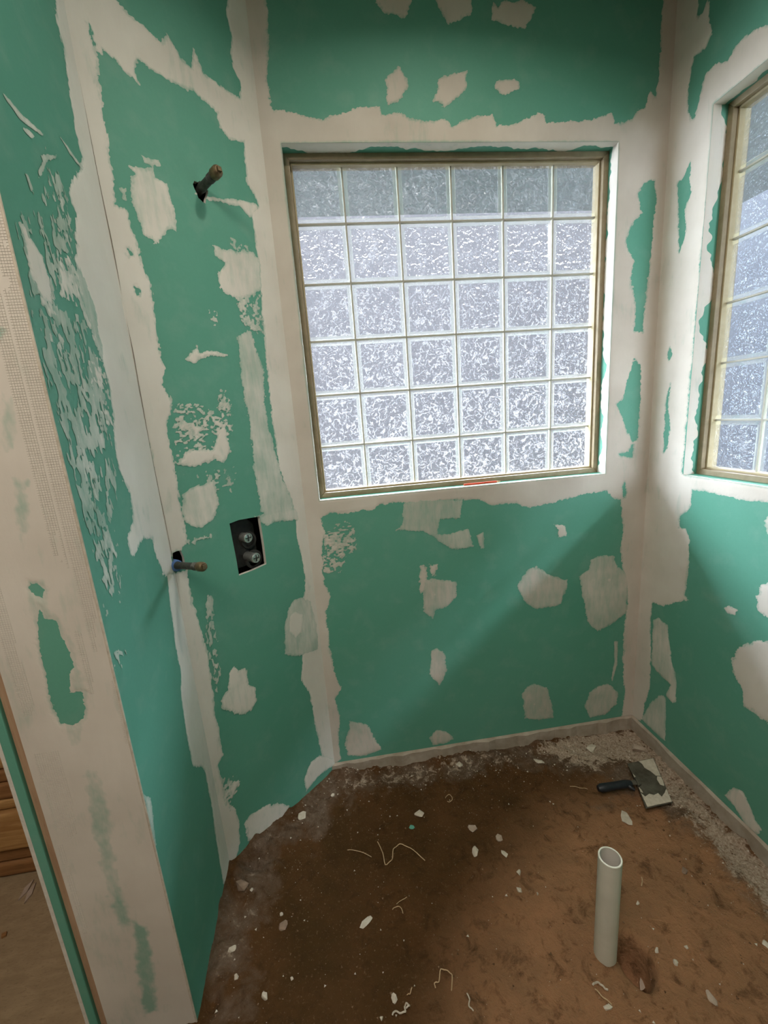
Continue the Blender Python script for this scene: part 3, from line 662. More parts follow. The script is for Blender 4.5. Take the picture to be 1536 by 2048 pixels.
# ------------------------------------------------------------------ windows
def window(name, fr, u0, parent_cols, gl_d):
    """fr: wall frame; u0: left edge of the opening along u; gl_d: depth of the glass behind the wall face"""
    W = empty(name, fr.p(u0 + .6, WZ0, -gl_d)); struct(W)
    W.rotation_euler = (0, 0, math.atan2(fr.u[1], fr.u[0]))
    # local axes: x along u, y = into the wall (away from the room), z up
    def part(nm, mb, mat, par=W, **k):
        o = mb.obj(nm, mat, None, **k); o.parent = par; return o
    h = WZ1 - WZ0
    # frame members: outer channel, then a thinner glazing bead
    def member(a, b, horiz, w0, w1, y0, y1):
        """mitred bar along one side of the opening; a/b: sides"""
        x0, x1, z0, z1 = -.6, .6, 0.0, h
        R = {'b': [(x0, z0), (x1, z0), (x1 - w1, z0 + w1), (x0 + w1, z0 + w1)], 't': [(x0, z1), (x0 + w1, z1 - w1), (x1 - w1, z1 - w1), (x1, z1)],
             'l': [(x0, z0), (x0 + w1, z0 + w1), (x0 + w1, z1 - w1), (x0, z1)], 'r': [(x1, z0), (x1, z1), (x1 - w1, z1 - w1), (x1 - w1, z0 + w1)]}[a]
        if w0 > 0:
            R = {'b': [(x0 + w0, z0 + w0), (x1 - w0, z0 + w0), (x1 - w1, z0 + w1), (x0 + w1, z0 + w1)], 't': [(x0 + w0, z1 - w0), (x0 + w1, z1 - w1), (x1 - w1, z1 - w1), (x1 - w0, z1 - w0)],
                 'l': [(x0 + w0, z0 + w0), (x0 + w1, z0 + w1), (x0 + w1, z1 - w1), (x0 + w0, z1 - w0)], 'r': [(x1 - w0, z0 + w0), (x1 - w0, z1 - w0), (x1 - w1, z1 - w1), (x1 - w1, z0 + w1)]}[a]
        return MB().prism([(x, y0, z) for x, z in R], (0, y1 - y0, 0))
    for s_ in 'btlr':
        part('frame_member', member(s_, 0, 0, 0.0, .020, -.036, .03), M_FRAME, bevel=.0015)
        part('glazing_bead', member(s_, 0, 0, .020, .027, -.018, .02), M_BEAD, bevel=.001)
    # blocks
    global BLK
    pitch = .2; half = .0975; inner = .083
    if BLK is None:
        m = MB()
        R = [(-half, -half), (half, -half), (half, half), (-half, half)]; r = [(-inner, -inner), (inner, -inner), (inner, inner), (-inner, inner)]
        mid = half - .0055
        Q = [(-mid, -mid), (mid, -mid), (mid, mid), (-mid, mid)]
        lv = [(R, .012), (R, .002), (Q, -.003), (r, .003), (r, .009)]
        v = [(x, y, z) for L, y in lv for x, z in L]; f = []
        for i in range(len(lv) - 1):
            for k in range(4): f.append((i * 4 + k, i * 4 + (k + 1) % 4, i * 4 + 4 + (k + 1) % 4, i * 4 + 4 + k))
        me = py_mesh('glass_block', v, f); me.materials.append(M_RIM)
        n = 10; gv = []; gf = []
        for j in range(n + 1):
            for i in range(n + 1):
                a, b = -inner + 2 * inner * i / n, -inner + 2 * inner * j / n
                k = 1 - max(abs(a), abs(b)) / inner
                gv.append((a, .003 - .002 * min(1, k * 5), b))
        for j in range(n):
            for i in range(n): gf.append((j * (n + 1) + i, j * (n + 1) + i + 1, (j + 1) * (n + 1) + i + 1, (j + 1) * (n + 1) + i))
        fm = py_mesh('wavy_face', gv, gf); fm.materials.append(M_FACE); fm.polygons.foreach_set('use_smooth', [True] * len(fm.polygons))
        BLK = (me, fm)
    for r_ in range(6):
        for c_ in range(6):
            b = link('glass_block', BLK[0], None, W); b.location = (-.5 + .2 * c_, 0, h - .105 - .2 * r_)
            f_ = link('wavy_face', BLK[1], None, b)
    for i in range(1, 6):
        part('joint_strip', MB().box((-.6 + .2 * i - .0028, -.0015, .01), (-.6 + .2 * i + .0028, .010, h - .01)), M_JOINT)
        part('joint_strip', MB().box((-.59, -.0018, h - .005 - .2 * i - .0028), (.59, .010, h - .005 - .2 * i + .0028)), M_JOINT)
    # sampling portal for the daylight that comes through this opening
    ld = bpy.data.lights.new('window_portal', 'AREA'); ld.shape = 'RECTANGLE'; ld.size = 1.2; ld.size_y = 1.2; ld.energy = 1
    ld.cycles.is_portal = True
    lo = bpy.data.objects.new('window_portal', ld); COL.objects.link(lo); lo.parent = W
    lo.location = (0, .05, h / 2); lo.rotation_euler = (-math.pi / 2, 0, 0)
    return W
BLK = None
win1 = window('window_1', FC, WX0, 6, .09)
win2 = window('window_2', FD, YC - DY0, 6, .09)

# reveals: the plastered returns around the openings, with bare board near the frame
def return_band(fr, parent, a, b, normal, rag, lo, hi, seed):
    """compound strip on a return: runs from a to b along the opening edge, depth measured behind the wall face"""
    a = np.array(a); b = np.array(b); L = np.linalg.norm(b - a); n = int(L / .006); v = []; f = []
    for i in range(n + 1):
        t = i / n; x = t * L
        q = float(fbm(np.array([x * 9.0]), np.array([0.3]), seed, 4)[0]) * 2
        d = lo + (hi - lo) * min(1, max(0, .5 + q * 1.5)) + .0012 * math.sin(i * 1.7)
        p = a + (b - a) * t
        for (dd, off) in ((0.0, .0005), (.004, .0012), (max(.006, d - .004), .0010), (max(.008, d), .0002)):
            v.append(p - fr.n * dd + np.array(normal) * off)
    for i in range(n):
        for k in range(3): f.append((i * 4 + k, i * 4 + k + 1, i * 4 + k + 5, i * 4 + k + 4))
    me = py_mesh('reveal_plaster', v, f)
    me.attributes.new('cover', 'FLOAT', 'POINT').data.foreach_set('value', [1.0] * len(v))
    me.attributes.new('dry', 'FLOAT', 'POINT').data.foreach_set('value', [.8] * len(v))
    bm = bmesh.new(); bm.from_mesh(me); bmesh.ops.recalc_face_normals(bm, faces=bm.faces); bm.to_mesh(me); bm.free()
    return link('reveal_plaster', me, M_PLAS, parent, smooth=True)
P = np.array
for (fr, par, ua, ub, sd) in ((FC, wall_back, WX0, WX1, 3), (FD, wall_right, YC - DY0, YC - DY1, 40)):
    return_band(fr, par, fr.p(ua, WZ1), fr.p(ub, WZ1), (0, 0, -1), .006, .022, .055, sd)
    return_band(fr, par, fr.p(ub, WZ0), fr.p(ub, WZ1), tuple(-fr.u), .006, .018, .055, sd + 5)
    return_band(fr, par, fr.p(ua, WZ0), fr.p(ua, WZ1), tuple(fr.u), .006, .012, .055, sd + 9)
    return_band(fr, par, fr.p(ua, WZ0), fr.p(ub, WZ0), (0, 0, 1), .006, .004, .022, sd + 13)

# ------------------------------------------------------------------ outside the windows
struct(MB().box((-9, .05, -.5), (16, 12, -.35)).obj('ground_outside', simple('darkened_paving', (.016, .014, .013), (.022, .020, .018), 3, .9, .1)))  # both grounds darkened to offset the overbright sky
struct(MB().box((1.7, -12, -.5), (12, .05, -.35)).obj('ground_beside', simple('darkened_grass', (.012, .015, .008), (.020, .023, .012), 6, .95, .3)))
M_EAVE = simple('deepened_eave_boards', (.20, .225, .235), (.25, .275, .285), 5, .8, .1)
struct(MB().box((-3.5, .045, 2.75), (3.0, 1.24, 2.90)).obj('deepened_eave_1', M_EAVE))  # eave over the back window, made deep to block steep skylight
struct(MB().box((1.53, -5.0, 2.75), (2.95, .045, 2.90)).obj('added_side_eave', M_EAVE))  # side eave added and extended to dim the right-hand window
struct(MB().box((-7, 8.0, -.4), (8.0, 8.4, 5.7)).obj('wall_sky_block_back', simple('near_black_screen', (.010, .009, .010), (.013, .012, .013), 2, .9, .1)))  # added near-black backdrop wall; its height blocks the low sky
struct(MB().box((8.0, -12, -.4), (8.4, 8.0, 6.7)).obj('wall_sky_block_side', simple('near_black_side_screen', (.010, .012, .016), (.016, .018, .022), 2, .9, .1)))  # added near-black screen, raised to cut skylight into the right-hand window

# ------------------------------------------------------------------ the room beyond the wall end
struct(MB().box((XL, YR, -.12), (XJ - .045, .0, 0.0)).obj('floor_plywood', M_PLY))
struct(MB().box((XL, -.02, -.3), (XC0 - .02, .05, ZT)).obj('wall_rear_left', M_WARM))
tw = struct(empty('wall_timber', (-1.8, -.38, 0)))
MB().box((-1.18, .06, 0), (1.12, .11, 2.94)).obj('backing_board', M_LOGD, tw)
zs = [0.002, .066, .127, .288, .328, .394, .442, .56, .70, .84, .98, 1.12, 1.28, 1.44, 1.6, 1.8, 2.0, 2.2, 2.4, 2.6, 2.8, 2.94]
for i in range(len(zs) - 1):
    z0, z1 = zs[i], zs[i + 1]; pr = .012 if i in (2, 7, 10) else random.uniform(-.008, .008)
    q = [(-1.18, -.0 - pr, z0 + .0015), (-1.18, .1, z0 + .0015), (-1.18, .1, z1 - .0015), (-1.18, -pr, z1 - .0015)]
    o = MB().prism(q, (2.30, 0, 0)).obj('timber_course', M_LOG if i in (2, 3, 6, 8, 11, 13, 16, 18) else M_LOGD, tw, bevel=min(.014, (z1 - z0) * .22), seg=3, smooth=True)

# ------------------------------------------------------------------ the dirt floor
def floor_h(x, y):
    x = np.asarray(x, float); y = np.asarray(y, float)
    h = -.062 + .010 * fbm(x * 3, y * 3, 3, 4) * 2
    dA = x - XA; dB = (x - XA) * FB.n[0] + (y - YA0) * FB.n[1]; dC = YC - y; dD = XC1 - x
    h = h + .052 * np.exp(-(np.clip(dA, 0, 9) / .20) ** 2) + .034 * np.exp(-(np.clip(dB, 0, 9) / .16) ** 2)
    cl = np.clip(fbm(x * 16, y * 16, 21, 4) * 2, 0, 1)
    near = np.exp(-(np.clip(np.minimum(np.minimum(dB, dC), dD), 0, 9) / .16) ** 2)
    h = h + .045 * cl * near + .006 * fbm(x * 30, y * 30, 5, 3)
    h = h + .018 * np.exp(-(((x - .14) / .12) ** 2 + ((y + .23) / .05) ** 2))                # clods by the back wall
    rr = np.sqrt(((x - .783) / .036) ** 2 + ((y + .915) / .055) ** 2) + .25 * fbm(x * 25, y * 25, 61, 3)
    h = h - .115 * (.5 - .5 * np.tanh((rr - 1) * 4))                                         # hole beside the pipe
    fl = np.exp(-(((x - .7108) / .05) ** 2 + ((y + .8886) / .05) ** 2)); h = h * (1 - fl) - .066 * fl if not np.any(rr < .5) else np.where(rr < 1.05, h, h * (1 - fl) - .066 * fl)
    h = h - .018 * np.exp(-(((x - .16) / .03) ** 2 + ((y + .78) / .035) ** 2))
    h = h - .050 * np.exp(-(((x + .355) / .05) ** 2 + ((y + .475) / .035) ** 2))             # gap in the corner
    h = h - .030 * np.exp(-(((x + .405) / .02) ** 2 + ((y + .83) / .03) ** 2))
    return h
def dirt():
    xs = np.linspace(-.70, 1.45, 400); ys = np.linspace(-1.45, -.04, 270)
    X, Y = np.meshgrid(xs, ys); H = floor_h(X, Y)
    H = H + .0060 * fbm(X * 60, Y * 60, 31, 4)
    dust = np.zeros_like(X)
    polys = [[(1060, 1500), (1150, 1465), (1262, 1450), (1345, 1520), (1420, 1610), (1536, 1720), (1640, 1830), (1640, 1960), (1536, 1830), (1440, 1720), (1380, 1640), (1330, 1600), (1250, 1520), (1180, 1540)],
             [(670, 1545), (760, 1530), (960, 1505), (1040, 1500), (1030, 1530), (860, 1560), (760, 1590), (690, 1590)],
             [(470, 1740), (560, 1640), (650, 1560), (700, 1570), (640, 1640), (580, 1700), (540, 1800), (520, 1900), (460, 2048), (400, 2048)]]
    for k, po in enumerate(polys):
        pp = [tuple(at_z(*q, -.055)[:2]) for q in po]
        s = sdf(pp, X, Y)
        dust = np.maximum(dust, sstep(-.05, .07, s) * (1.0, .42, .12)[k])
    grey = np.zeros_like(X)
    for po, val in (([(380, 2100), (400, 1950), (440, 1800), (470, 1735), (560, 1640), (660, 1530), (960, 1495), (1262, 1440), (1640, 1800), (1640, 1980), (1480, 1780), (1300, 1600), (1150, 1560), (980, 1540), (840, 1580), (740, 1600), (640, 1680), (570, 1740), (530, 1860), (520, 1960), (480, 2100)], .75), ([(1150, 1580), (1300, 1600), (1240, 1660), (1150, 1640)], .5)):
        grey = np.maximum(grey, sstep(-.12, .12, .05 * fbm(X * 9, Y * 9, 55, 4) + sdf([tuple(at_z(*q, -.05)[:2]) for q in po], X, Y)) * val)
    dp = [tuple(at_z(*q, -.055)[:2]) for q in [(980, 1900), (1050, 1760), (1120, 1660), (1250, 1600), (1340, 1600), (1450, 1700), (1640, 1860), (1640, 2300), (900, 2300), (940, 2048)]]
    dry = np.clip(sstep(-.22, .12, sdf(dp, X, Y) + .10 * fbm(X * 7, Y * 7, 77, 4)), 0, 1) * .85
    idx = np.arange(X.size).reshape(X.shape)
    q = np.stack([idx[:-1, :-1], idx[:-1, 1:], idx[1:, 1:], idx[1:, :-1]], -1).reshape(-1, 4)
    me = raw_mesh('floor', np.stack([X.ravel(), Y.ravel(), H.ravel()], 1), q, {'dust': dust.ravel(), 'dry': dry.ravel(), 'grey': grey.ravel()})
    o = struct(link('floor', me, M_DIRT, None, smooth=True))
    xs = np.linspace(-.70, 1.45, 80); ys = np.linspace(-3.3, -1.45, 70)
    X, Y = np.meshgrid(xs, ys); H = floor_h(X, Y); idx = np.arange(X.size).reshape(X.shape)
    q = np.stack([idx[:-1, :-1], idx[:-1, 1:], idx[1:, 1:], idx[1:, :-1]], -1).reshape(-1, 4)
    me = raw_mesh('floor_near', np.stack([X.ravel(), Y.ravel(), H.ravel()], 1), q, {'dust': np.zeros(X.size), 'dry': np.zeros(X.size), 'grey': np.zeros(X.size)})
    link('earth_near', me, M_DIRT, o, smooth=True)
    MB().box((XL - .1, YR - .1, -.45), (XC1 + .2, .05, -.30)).obj('earth_below', M_DIRT, o)
    return o
floor = dirt()
def ground(px, py, lift=0.0):
    z = -.06
    for _ in range(4):
        p = at_z(px, py, z); z = float(floor_h(p[0], p[1])) + lift
    return np.array([p[0], p[1], z])

# ------------------------------------------------------------------ plumbing on the angled wall
n3 = np.array(FB.n)
def stub(name, base, tip, r, label, cat, cap_r, dots):
    b = np.array(base); t = np.array(tip); ax = t - b; L = np.linalg.norm(ax); ax /= L
    e = empty(name, tuple(b)); e_inv = -b
    def part(nm, mb, mat, **k):
        o = mb.obj(nm, mat, None, **k); o.data.transform(Matrix.Translation(Vector(e_inv))); o.parent = e; return o
    part('pipe', MB().lathe(b - ax * .06, ax, [(0, r), (.06, r), (.065, r * 1.12), (.075, r * 1.12), (.08, r), (.06 + L - .03, r)], 20), M_IRON, smooth=True)
    m = MB()
    for k in range(5):
        h = L - .05 + .005 * k; m.lathe(b + ax * h, ax, [(0, r * 1.02), (.0012, r * 1.14), (.0024, r * 1.02)], 20, caps=False)
    part('thread', m, M_IRON, smooth=True)
    part('cap', MB().lathe(b + ax * (L - .028), ax, [(0, cap_r * .92), (.003, cap_r), (.021, cap_r), (.025, cap_r * .9), (.028, cap_r * .72), (.0285, 0.001)], 20), M_BRASS, smooth=True)
    u = np.cross(ax, (0, 0, 1)); u /= np.linalg.norm(u); w_ = np.cross(ax, u)
    c = b + ax * (L - .001)
    m = MB().prism([c - u * .006 - w_ * .006, c + u * .006 - w_ * .006, c + u * .006 + w_ * .006, c - u * .006 + w_ * .006], ax * .007)
    part('square_plug', m, M_BRASS, bevel=.001)
    return tag(e, label, cat)
ub, zb = FB.uv(403, 377)
stub('shower_arm_stub', FB.p(ub, zb, -.005), np.array(FB.p(ub - .004, zb + .012, .098)), .0115, 'short dark capped pipe sticking out high on the angled green wall', 'pipe', .0155, 0)
us, zsp = FB.uv(352, 1131)
sp = stub('tub_spout_stub', FB.p(us, zsp, -.005), np.array(FB.p(us + .004, zsp + .018, .150)), .0105, 'dark capped pipe stub poking from the jagged hole in the wall corner', 'pipe', .0135, 0)
bb = np.array(FB.p(us, zsp, -.005)); ob = MB().lathe(bb - n3 * .05, n3, [(0, .017), (.062, .017), (.064, .013)], 18).obj('blue_sleeve', M_BLUE, None, smooth=True)
ob.data.transform(Matrix.Translation(Vector(-bb))); ob.parent = sp

# shower valve in its cut-out: black body with two capped stems
vu, vz = .268, 1.11
vb = np.array(FB.p(vu, vz, -.05)); ve = empty('shower_valve', tuple(vb))
def vpart(nm, mb, mat, par=ve, **k):
    o = mb.obj(nm, mat, None, **k); o.data.transform(Matrix.Translation(Vector(-vb))); o.parent = par; return o
vpart('valve_body', MB().prism([FB.p(vu + x, vz + z, -.075) for x, z in ((-.055, -.085), (.05, -.085), (.058, -.07), (.058, .06), (.03, .085), (-.03, .085), (-.058, .05))], n3 * .035), M_VALVE, bevel=.006)
vpart('back_plate', MB().prism([FB.p(vu + x, vz + z, -.1) for x, z in ((-.085, -.12), (.085, -.12), (.085, .12), (-.085, .12))], n3 * .008), M_DARK)
for (px, py, off, ln) in ((497, 1076, -.006, .05), (513, 1116, .014, .07)):
    p = on_plane(px, py, FB.o + n3 * off, FB.n)
    st = vpart('stem_sleeve', MB().lathe(p - n3 * ln, n3, [(0, .0165), (ln - .016, .0165), (ln - .0155, .0150), (ln - .013, .0150), (ln - .0125, .0175), (ln - .002, .0175), (ln, .0160), (ln, .0130), (ln - .003, .0125)], 28, caps=False), M_CHROME, smooth=True)
    vpart('stem_disc', MB().lathe(p - n3 * .004, n3, [(0, .0135), (.0015, .0135), (.0022, .012), (.0025, .001)], 24), M_CHROME, smooth=True)
    uu = np.array(FB.u)
    m = MB()
    for (a, b_, s_) in ((uu, np.array((0, 0, 1.0)), .0115), (np.array((0, 0, 1.0)), uu, .0115)):
        c = p - n3 * .0022
        m.prism([c - a * s_ - b_ * .0013, c + a * s_ - b_ * .0013, c + a * s_ + b_ * .0013, c - a * s_ + b_ * .0013], n3 * .003)
    vpart('cross_slot', m, M_VALVE)
vpart('collar_ring', MB().lathe(on_plane(497, 1080, FB.o - n3 * .035, FB.n), n3, [(0, .030), (.004, .030), (.004, .022), (0, .022)], 28, caps=False), M_VALVE, smooth=True)
vpart('collar_ring', MB().lathe(on_plane(507, 1118, FB.o - n3 * .03, FB.n), n3, [(0, .034), (.005, .034), (.005, .024), (0, .024)], 28, caps=False), M_VALVE, smooth=True)
tag(ve, 'black shower valve with two chrome stems set in a rectangular cut-out', 'valve')

# ------------------------------------------------------------------ pencil on the back window sill
p0 = on_plane(928, 970, (0, 0, WZ0 + .008), (0, 0, 1)); 
a = np.array((.589, YC + .016, WZ0 + .0062)); b = np.array((.750, YC + .018, WZ0 + .0062)); d = (b - a) / np.linalg.norm(b - a)
pe = empty('pencil', tuple(a))
def ppart(nm, mb, mat, **k):
    o = mb.obj(nm, mat, None, **k); o.data.transform(Matrix.Translation(Vector(-a))); o.parent = pe; return o
ppart('shaft', MB().lathe(a, d, [(0, .0044), (.140, .0044)], 6), M_RED)
ppart('sharpened_tip', MB().lathe(a + d * .140, d, [(0, .0042), (.017, .0012)], 12), M_LEAD)
ppart('lead_point', MB().lathe(a + d * .157, d, [(0, .0012), (.004, .0003)], 8), M_VALVE)
tag(pe, 'orange-red carpenter pencil lying on the sill of the glass block window', 'pencil')

# ------------------------------------------------------------------ white drain pipe standing in the dirt
pb = np.array((.7108, -.8886, 0.0)); pb[2] = -.11
pt = np.array((.7118, -.8870, .288))
dp = empty('drain_pipe', (pb[0], pb[1], -.06)); off = Matrix.Translation(Vector((-pb[0], -pb[1], .06)))
ax = pt - pb; L = np.linalg.norm(ax)
o = MB().lathe(pb, ax, [(0, .0300), (L - .0015, .0300), (L, .0288), (L, .0262), (L - .001, .0255)], 40, caps=False).obj('pipe_wall', M_PVC, None, smooth=True); o.data.transform(off); o.parent = dp
o = MB().lathe(pb, ax, [(0, .0254), (L - .0008, .0254)], 40, caps=False).obj('bore', M_PVCIN, None, smooth=True); o.data.transform(off); o.parent = dp
tag(dp, 'white plastic drain pipe standing upright in the bare dirt', 'pipe')

# ------------------------------------------------------------------ taping knife on the dirt
kz = -.040
K = lambda px, py, z=kz: at_z(px, py, z)
tl, trr, br, bl = K(1255, 1527), K(1307, 1517), K(1345, 1607), K(1292, 1617)
kc = (tl + bl) / 2
kn = empty('taping_knife', (kc[0], kc[1], kz - .01)); koff = Matrix.Translation(Vector((-kc[0], -kc[1], -(kz - .01))))
def kpart(nm, mb, mat, par=kn, **k):
    o = mb.obj(nm, mat, None, **k); o.data.transform(koff); o.parent = par; return o
# blade: a thin sheet, slightly dished
nb = 14; v = []; f = []
for j in range(nb + 1):
    s_ = j / nb; A0 = tl + (bl - tl) * s_; A1 = trr + (br - trr) * s_
    for i in range(7):
        t = i / 6; p = A0 + (A1 - A0) * t; lift = .010 * (1 - abs(2 * s_ - 1)) * (1 - t) + .004 * t
        v.append((p[0], p[1], p[2] + lift)); 
for j in range(nb):
    for i in range(6): f.append((j * 7 + i, j * 7 + i + 1, j * 7 + i + 8, j * 7 + i + 7))
n0 = len(v); v2 = [(x, y, z - .0018) for x, y, z in v]; ff = f + [tuple(n0 + k for k in reversed(q)) for q in f]
edge = [i for i in range(7)] + [j * 7 + 6 for j in range(1, nb + 1)] + [nb * 7 + i for i in range(5, -1, -1)] + [j * 7 for j in range(nb - 1, 0, -1)]
for k in range(len(edge)):
    a_, b_ = edge[k], edge[(k + 1) % len(edge)]; ff.append((a_, b_, b_ + n0, a_ + n0))
blade_v = v
kpart('blade', MB().add(v + v2, ff), M_STEEL, smooth=True)
def bl_pt(s_, t, dz=.0012):
    p = (tl + (bl - tl) * s_) * (1 - t) + (trr + (br - trr) * s_) * t
    return np.array((p[0], p[1], p[2] + .010 * (1 - abs(2 * s_ - 1)) * (1 - t) + .004 * t + dz))
def residue(pts):
    m = MB(); m.prism([bl_pt(*q) for q in pts], (0, 0, .0016)); kpart('plaster_residue', m, M_CHIP)
residue([(.72, .02), (.80, .12), (.76, .30), (.80, .45), (.78, .62), (.86, .70), (.80, .85), (.72, .98), (.985, .98), (.985, .5), (.985, .06)])
residue([(.02, .42), (.10, .50), (.20, .52), (.30, .68), (.42, .80), (.44, .97), (.02, .97)])
residue([(.44, .84), (.50, .78), (.62, .82), (.66, .95), (.56, .98), (.46, .97)])
residue([(.60, .02), (.70, .02), (.72, .10), (.66, .08)])
residue([(.28, .01), (.44, .01), (.46, .08), (.36, .06)])
# stiffener, tang and grip
ha = kc; hb = K(1196, 1582); hd = (hb - ha) / np.linalg.norm(hb - ha); hs = np.array((-hd[1], hd[0], 0))
kpart('back_stiffener', MB().prism([bl_pt(.40, .0, .004), bl_pt(.60, .0, .004), bl_pt(.57, .14, .003), bl_pt(.43, .14, .003)], (0, 0, .006)), M_STEEL, bevel=.001)
kpart('tang', MB().prism([ha + hs * .012 + (0, 0, .010), ha - hs * .012 + (0, 0, .010), ha + hd * .035 - hs * .007 + (0, 0, .010), ha + hd * .035 + hs * .007 + (0, 0, .010)], (0, 0, .004)), M_STEEL, bevel=.001)
g0 = ha + hd * .022 + np.array((0, 0, .012)); GL = np.linalg.norm(hb - ha) - .022
prof = [(0, .011, .009), (.012, .015, .012), (.03, .0165, .014), (.06, .0155, .014), (GL * .7, .0165, .0145), (GL * .9, .0175, .015), (GL, .011, .010)]
v = []; f = []; n = 18
for (h_, ra, rb) in prof:
    for k in range(n):
        q = 2 * math.pi * k / n; v.append(g0 + hd * h_ + hs * (ra * math.cos(q)) + np.array((0, 0, rb * math.sin(q))))
for i in range(len(prof) - 1):
    for k in range(n): f.append((i * n + k, i * n + (k + 1) % n, (i + 1) * n + (k + 1) % n, (i + 1) * n + k))
f += [tuple(range(n - 1, -1, -1)), tuple(range((len(prof) - 1) * n, len(prof) * n))]
kpart('grip', MB().add(v, f), M_BLACKP, smooth=True)
g1 = g0 + hd * .02
kpart('finger_guard', MB().tube([g1 + hs * .004, g1 + hs * .016 - hd * .004 + (0, 0, -.002), g1 + hs * .028 - hd * .016 + (0, 0, -.006)], [.009, .008, .005], 10), M_BLACKP, smooth=True)
tag(kn, 'plaster-smeared taping knife with black grip lying on the dirt', 'knife')

# ------------------------------------------------------------------ loose bits on the dirt
def chunk(px, py, size_px, mat, label, cat, flat=.45, elong=1.0, name='plaster_chip', group=None, sd=0, lift=0.0):
    p = ground(px, py); depth = (p - CAM) @ FWD; r = size_px * depth / F_PX * .5
    rnd = random.Random(int(px * 31 + py)); bm = bmesh.new(); ang = rnd.uniform(0, 3.1)
    for k in range(16):
        a = rnd.uniform(0, 6.28); q = rnd.uniform(.6, 1.0); zz = rnd.uniform(-1, 1)
        x, y = math.cos(a) * q * r * elong, math.sin(a) * q * r
        s_ = math.sqrt(max(.15, 1 - zz * zz * .7))
        bm.verts.new((x * s_ * math.cos(ang) - y * s_ * math.sin(ang), x * s_ * math.sin(ang) + y * s_ * math.cos(ang), zz * r * flat))
    bmesh.ops.convex_hull(bm, input=bm.verts[:])
    bmesh.ops.delete(bm, geom=[v for v in bm.verts if not v.link_faces], context='VERTS')
    me = bpy.data.meshes.new(name); bm.to_mesh(me); bm.free()
    o = link(name, me, mat, None); o.location = (p[0], p[1], p[2] + r * flat * .55 + lift)
    return tag(o, label, cat, group)
chunk(918, 1531, 16, M_CHIP, 'pale rounded plaster chip in the dirt below the window centre', 'chip', .4)
chunk(1185, 1498, 30, M_CHIP, 'flat pale plaster flake near the back corner of the dirt', 'flake', .22, 1.1, 'plaster_flake')
chunk(1279, 1501, 30, M_PINK, 'rounded tan stone behind the taping knife in the corner', 'stone', .4, 1.0, 'stone')
chunk(1078, 1522, 18, M_CHIP, 'small pale flake left of the flat corner flake', 'flake', .25, 1.5, 'plaster_flake')
chunk(604, 1634, 20, M_CHIP, 'long whitish plaster chip near the foot of the angled wall', 'chip', .4, 1.5)
chunk(484, 1771, 28, M_STONE, 'large brown stone in the far left corner of the dirt', 'stone', .5, 1.15, 'stone')
chunk(503, 1780, 9, M_CHIP, 'tiny white chip touching the large brown corner stone', 'chip', .6)
chunk(666, 1592, 11, M_CHIP, 'little whitish chip below the corner of the back and angled walls', 'chip', .5)
chunk(838, 1629, 17, M_CHIP, 'small oblong whitish chip above the green paper scrap', 'chip', .4, 1.5)
chunk(824, 1655, 13, M_GREEN, 'tiny green triangle of torn board paper on the dirt', 'scrap', .12, 1.0, 'board_scrap')
chunk(946, 1656, 24, M_PINK, 'flat tan stone right of the green paper scrap', 'stone', .3, 1.0, 'stone')
chunk(999, 1678, 20, M_PINK, 'angular tan stone in the middle of the dirt', 'stone', .4, 1.0, 'stone')
chunk(950, 1704, 18, M_CHIP, 'crumpled whitish chip right of the curled tan string', 'chip', .4, 1.4)
chunk(1008, 1708, 13, M_CHIP, 'narrow whitish chip below the angular tan stone', 'chip', .35, 1.6)
chunk(1038, 1746, 13, M_CHIP, 'round white chip left of the standing drain pipe', 'chip', .6)
chunk(1038, 1780, 12, M_CHIP, 'ragged white chip just below the round white chip', 'chip', .5, 1.4)
chunk(1074, 1789, 7, M_CHIP, 'tiny bright white pebble left of the drain pipe', 'pebble', .7, 1.0, 'pebble')
chunk(1252, 1637, 24, M_CHIP, 'elongated pale flake in front of the taping knife', 'flake', .25, 1.7, 'plaster_flake')
chunk(1366, 1531, 14, M_CHIP, 'white splinter of plaster against the foot of the right wall', 'splinter', .5, 2.0, 'plaster_splinter', lift=.02)
chunk(563, 1830, 9, M_CHIP, 'bright white pebble in a small dimple left of the dirt', 'pebble', .7, 1.2, 'pebble')
chunk(567, 1853, 20, M_STONE, 'dark oblong stone below the dimpled white pebble', 'stone', .4, 1.5, 'stone')
chunk(463, 1900, 15, M_CHIP, 'oval pale chip beside the foot of the left wall', 'chip', .4, 1.6)
chunk(473, 1954, 13, M_CHIP, 'teardrop pale chip below the oval one by the left wall', 'chip', .5, 1.1)
chunk(530, 1994, 17, M_CHIP, 'white crumb of plaster near the lower left of the dirt', 'chip', .6, 1.1)
chunk(584, 1958, 7, M_CHIP, 'tiny white pebble right of the teardrop pale chip', 'pebble', .7, 1.2, 'pebble')
chunk(732, 1846, 16, M_CHIP, 'thin white sliver of plaster in the dark dirt', 'sliver', .25, 2.6, 'plaster_splinter')
chunk(788, 1998, 16, M_CHIP, 'rounded white chip above the curled pale string', 'chip', .5, 1.2)
chunk(763, 2037, 9, M_CHIP, 'small white triangle at the bottom edge of the dirt', 'chip', .5)
chunk(1351, 1927, 13, M_CHIP, 'white speckled chip right of the drain pipe hole', 'chip', .6)
chunk(1314, 1902, 9, M_CHIP, 'small oblong white pebble left of the speckled chip', 'pebble', .6, 1.5, 'pebble')
chunk(1373, 1895, 8, M_CHIP, 'small white pebble above the speckled chip', 'pebble', .6, 1.3, 'pebble')
chunk(1276, 1807, 9, M_CHIP, 'oblong white pebble right of the drain pipe shaft', 'pebble', .6, 1.4, 'pebble')
chunk(1367, 1742, 18, M_STONE, 'round brown stone right of the drain pipe mouth', 'stone', .4, 1.0, 'stone')
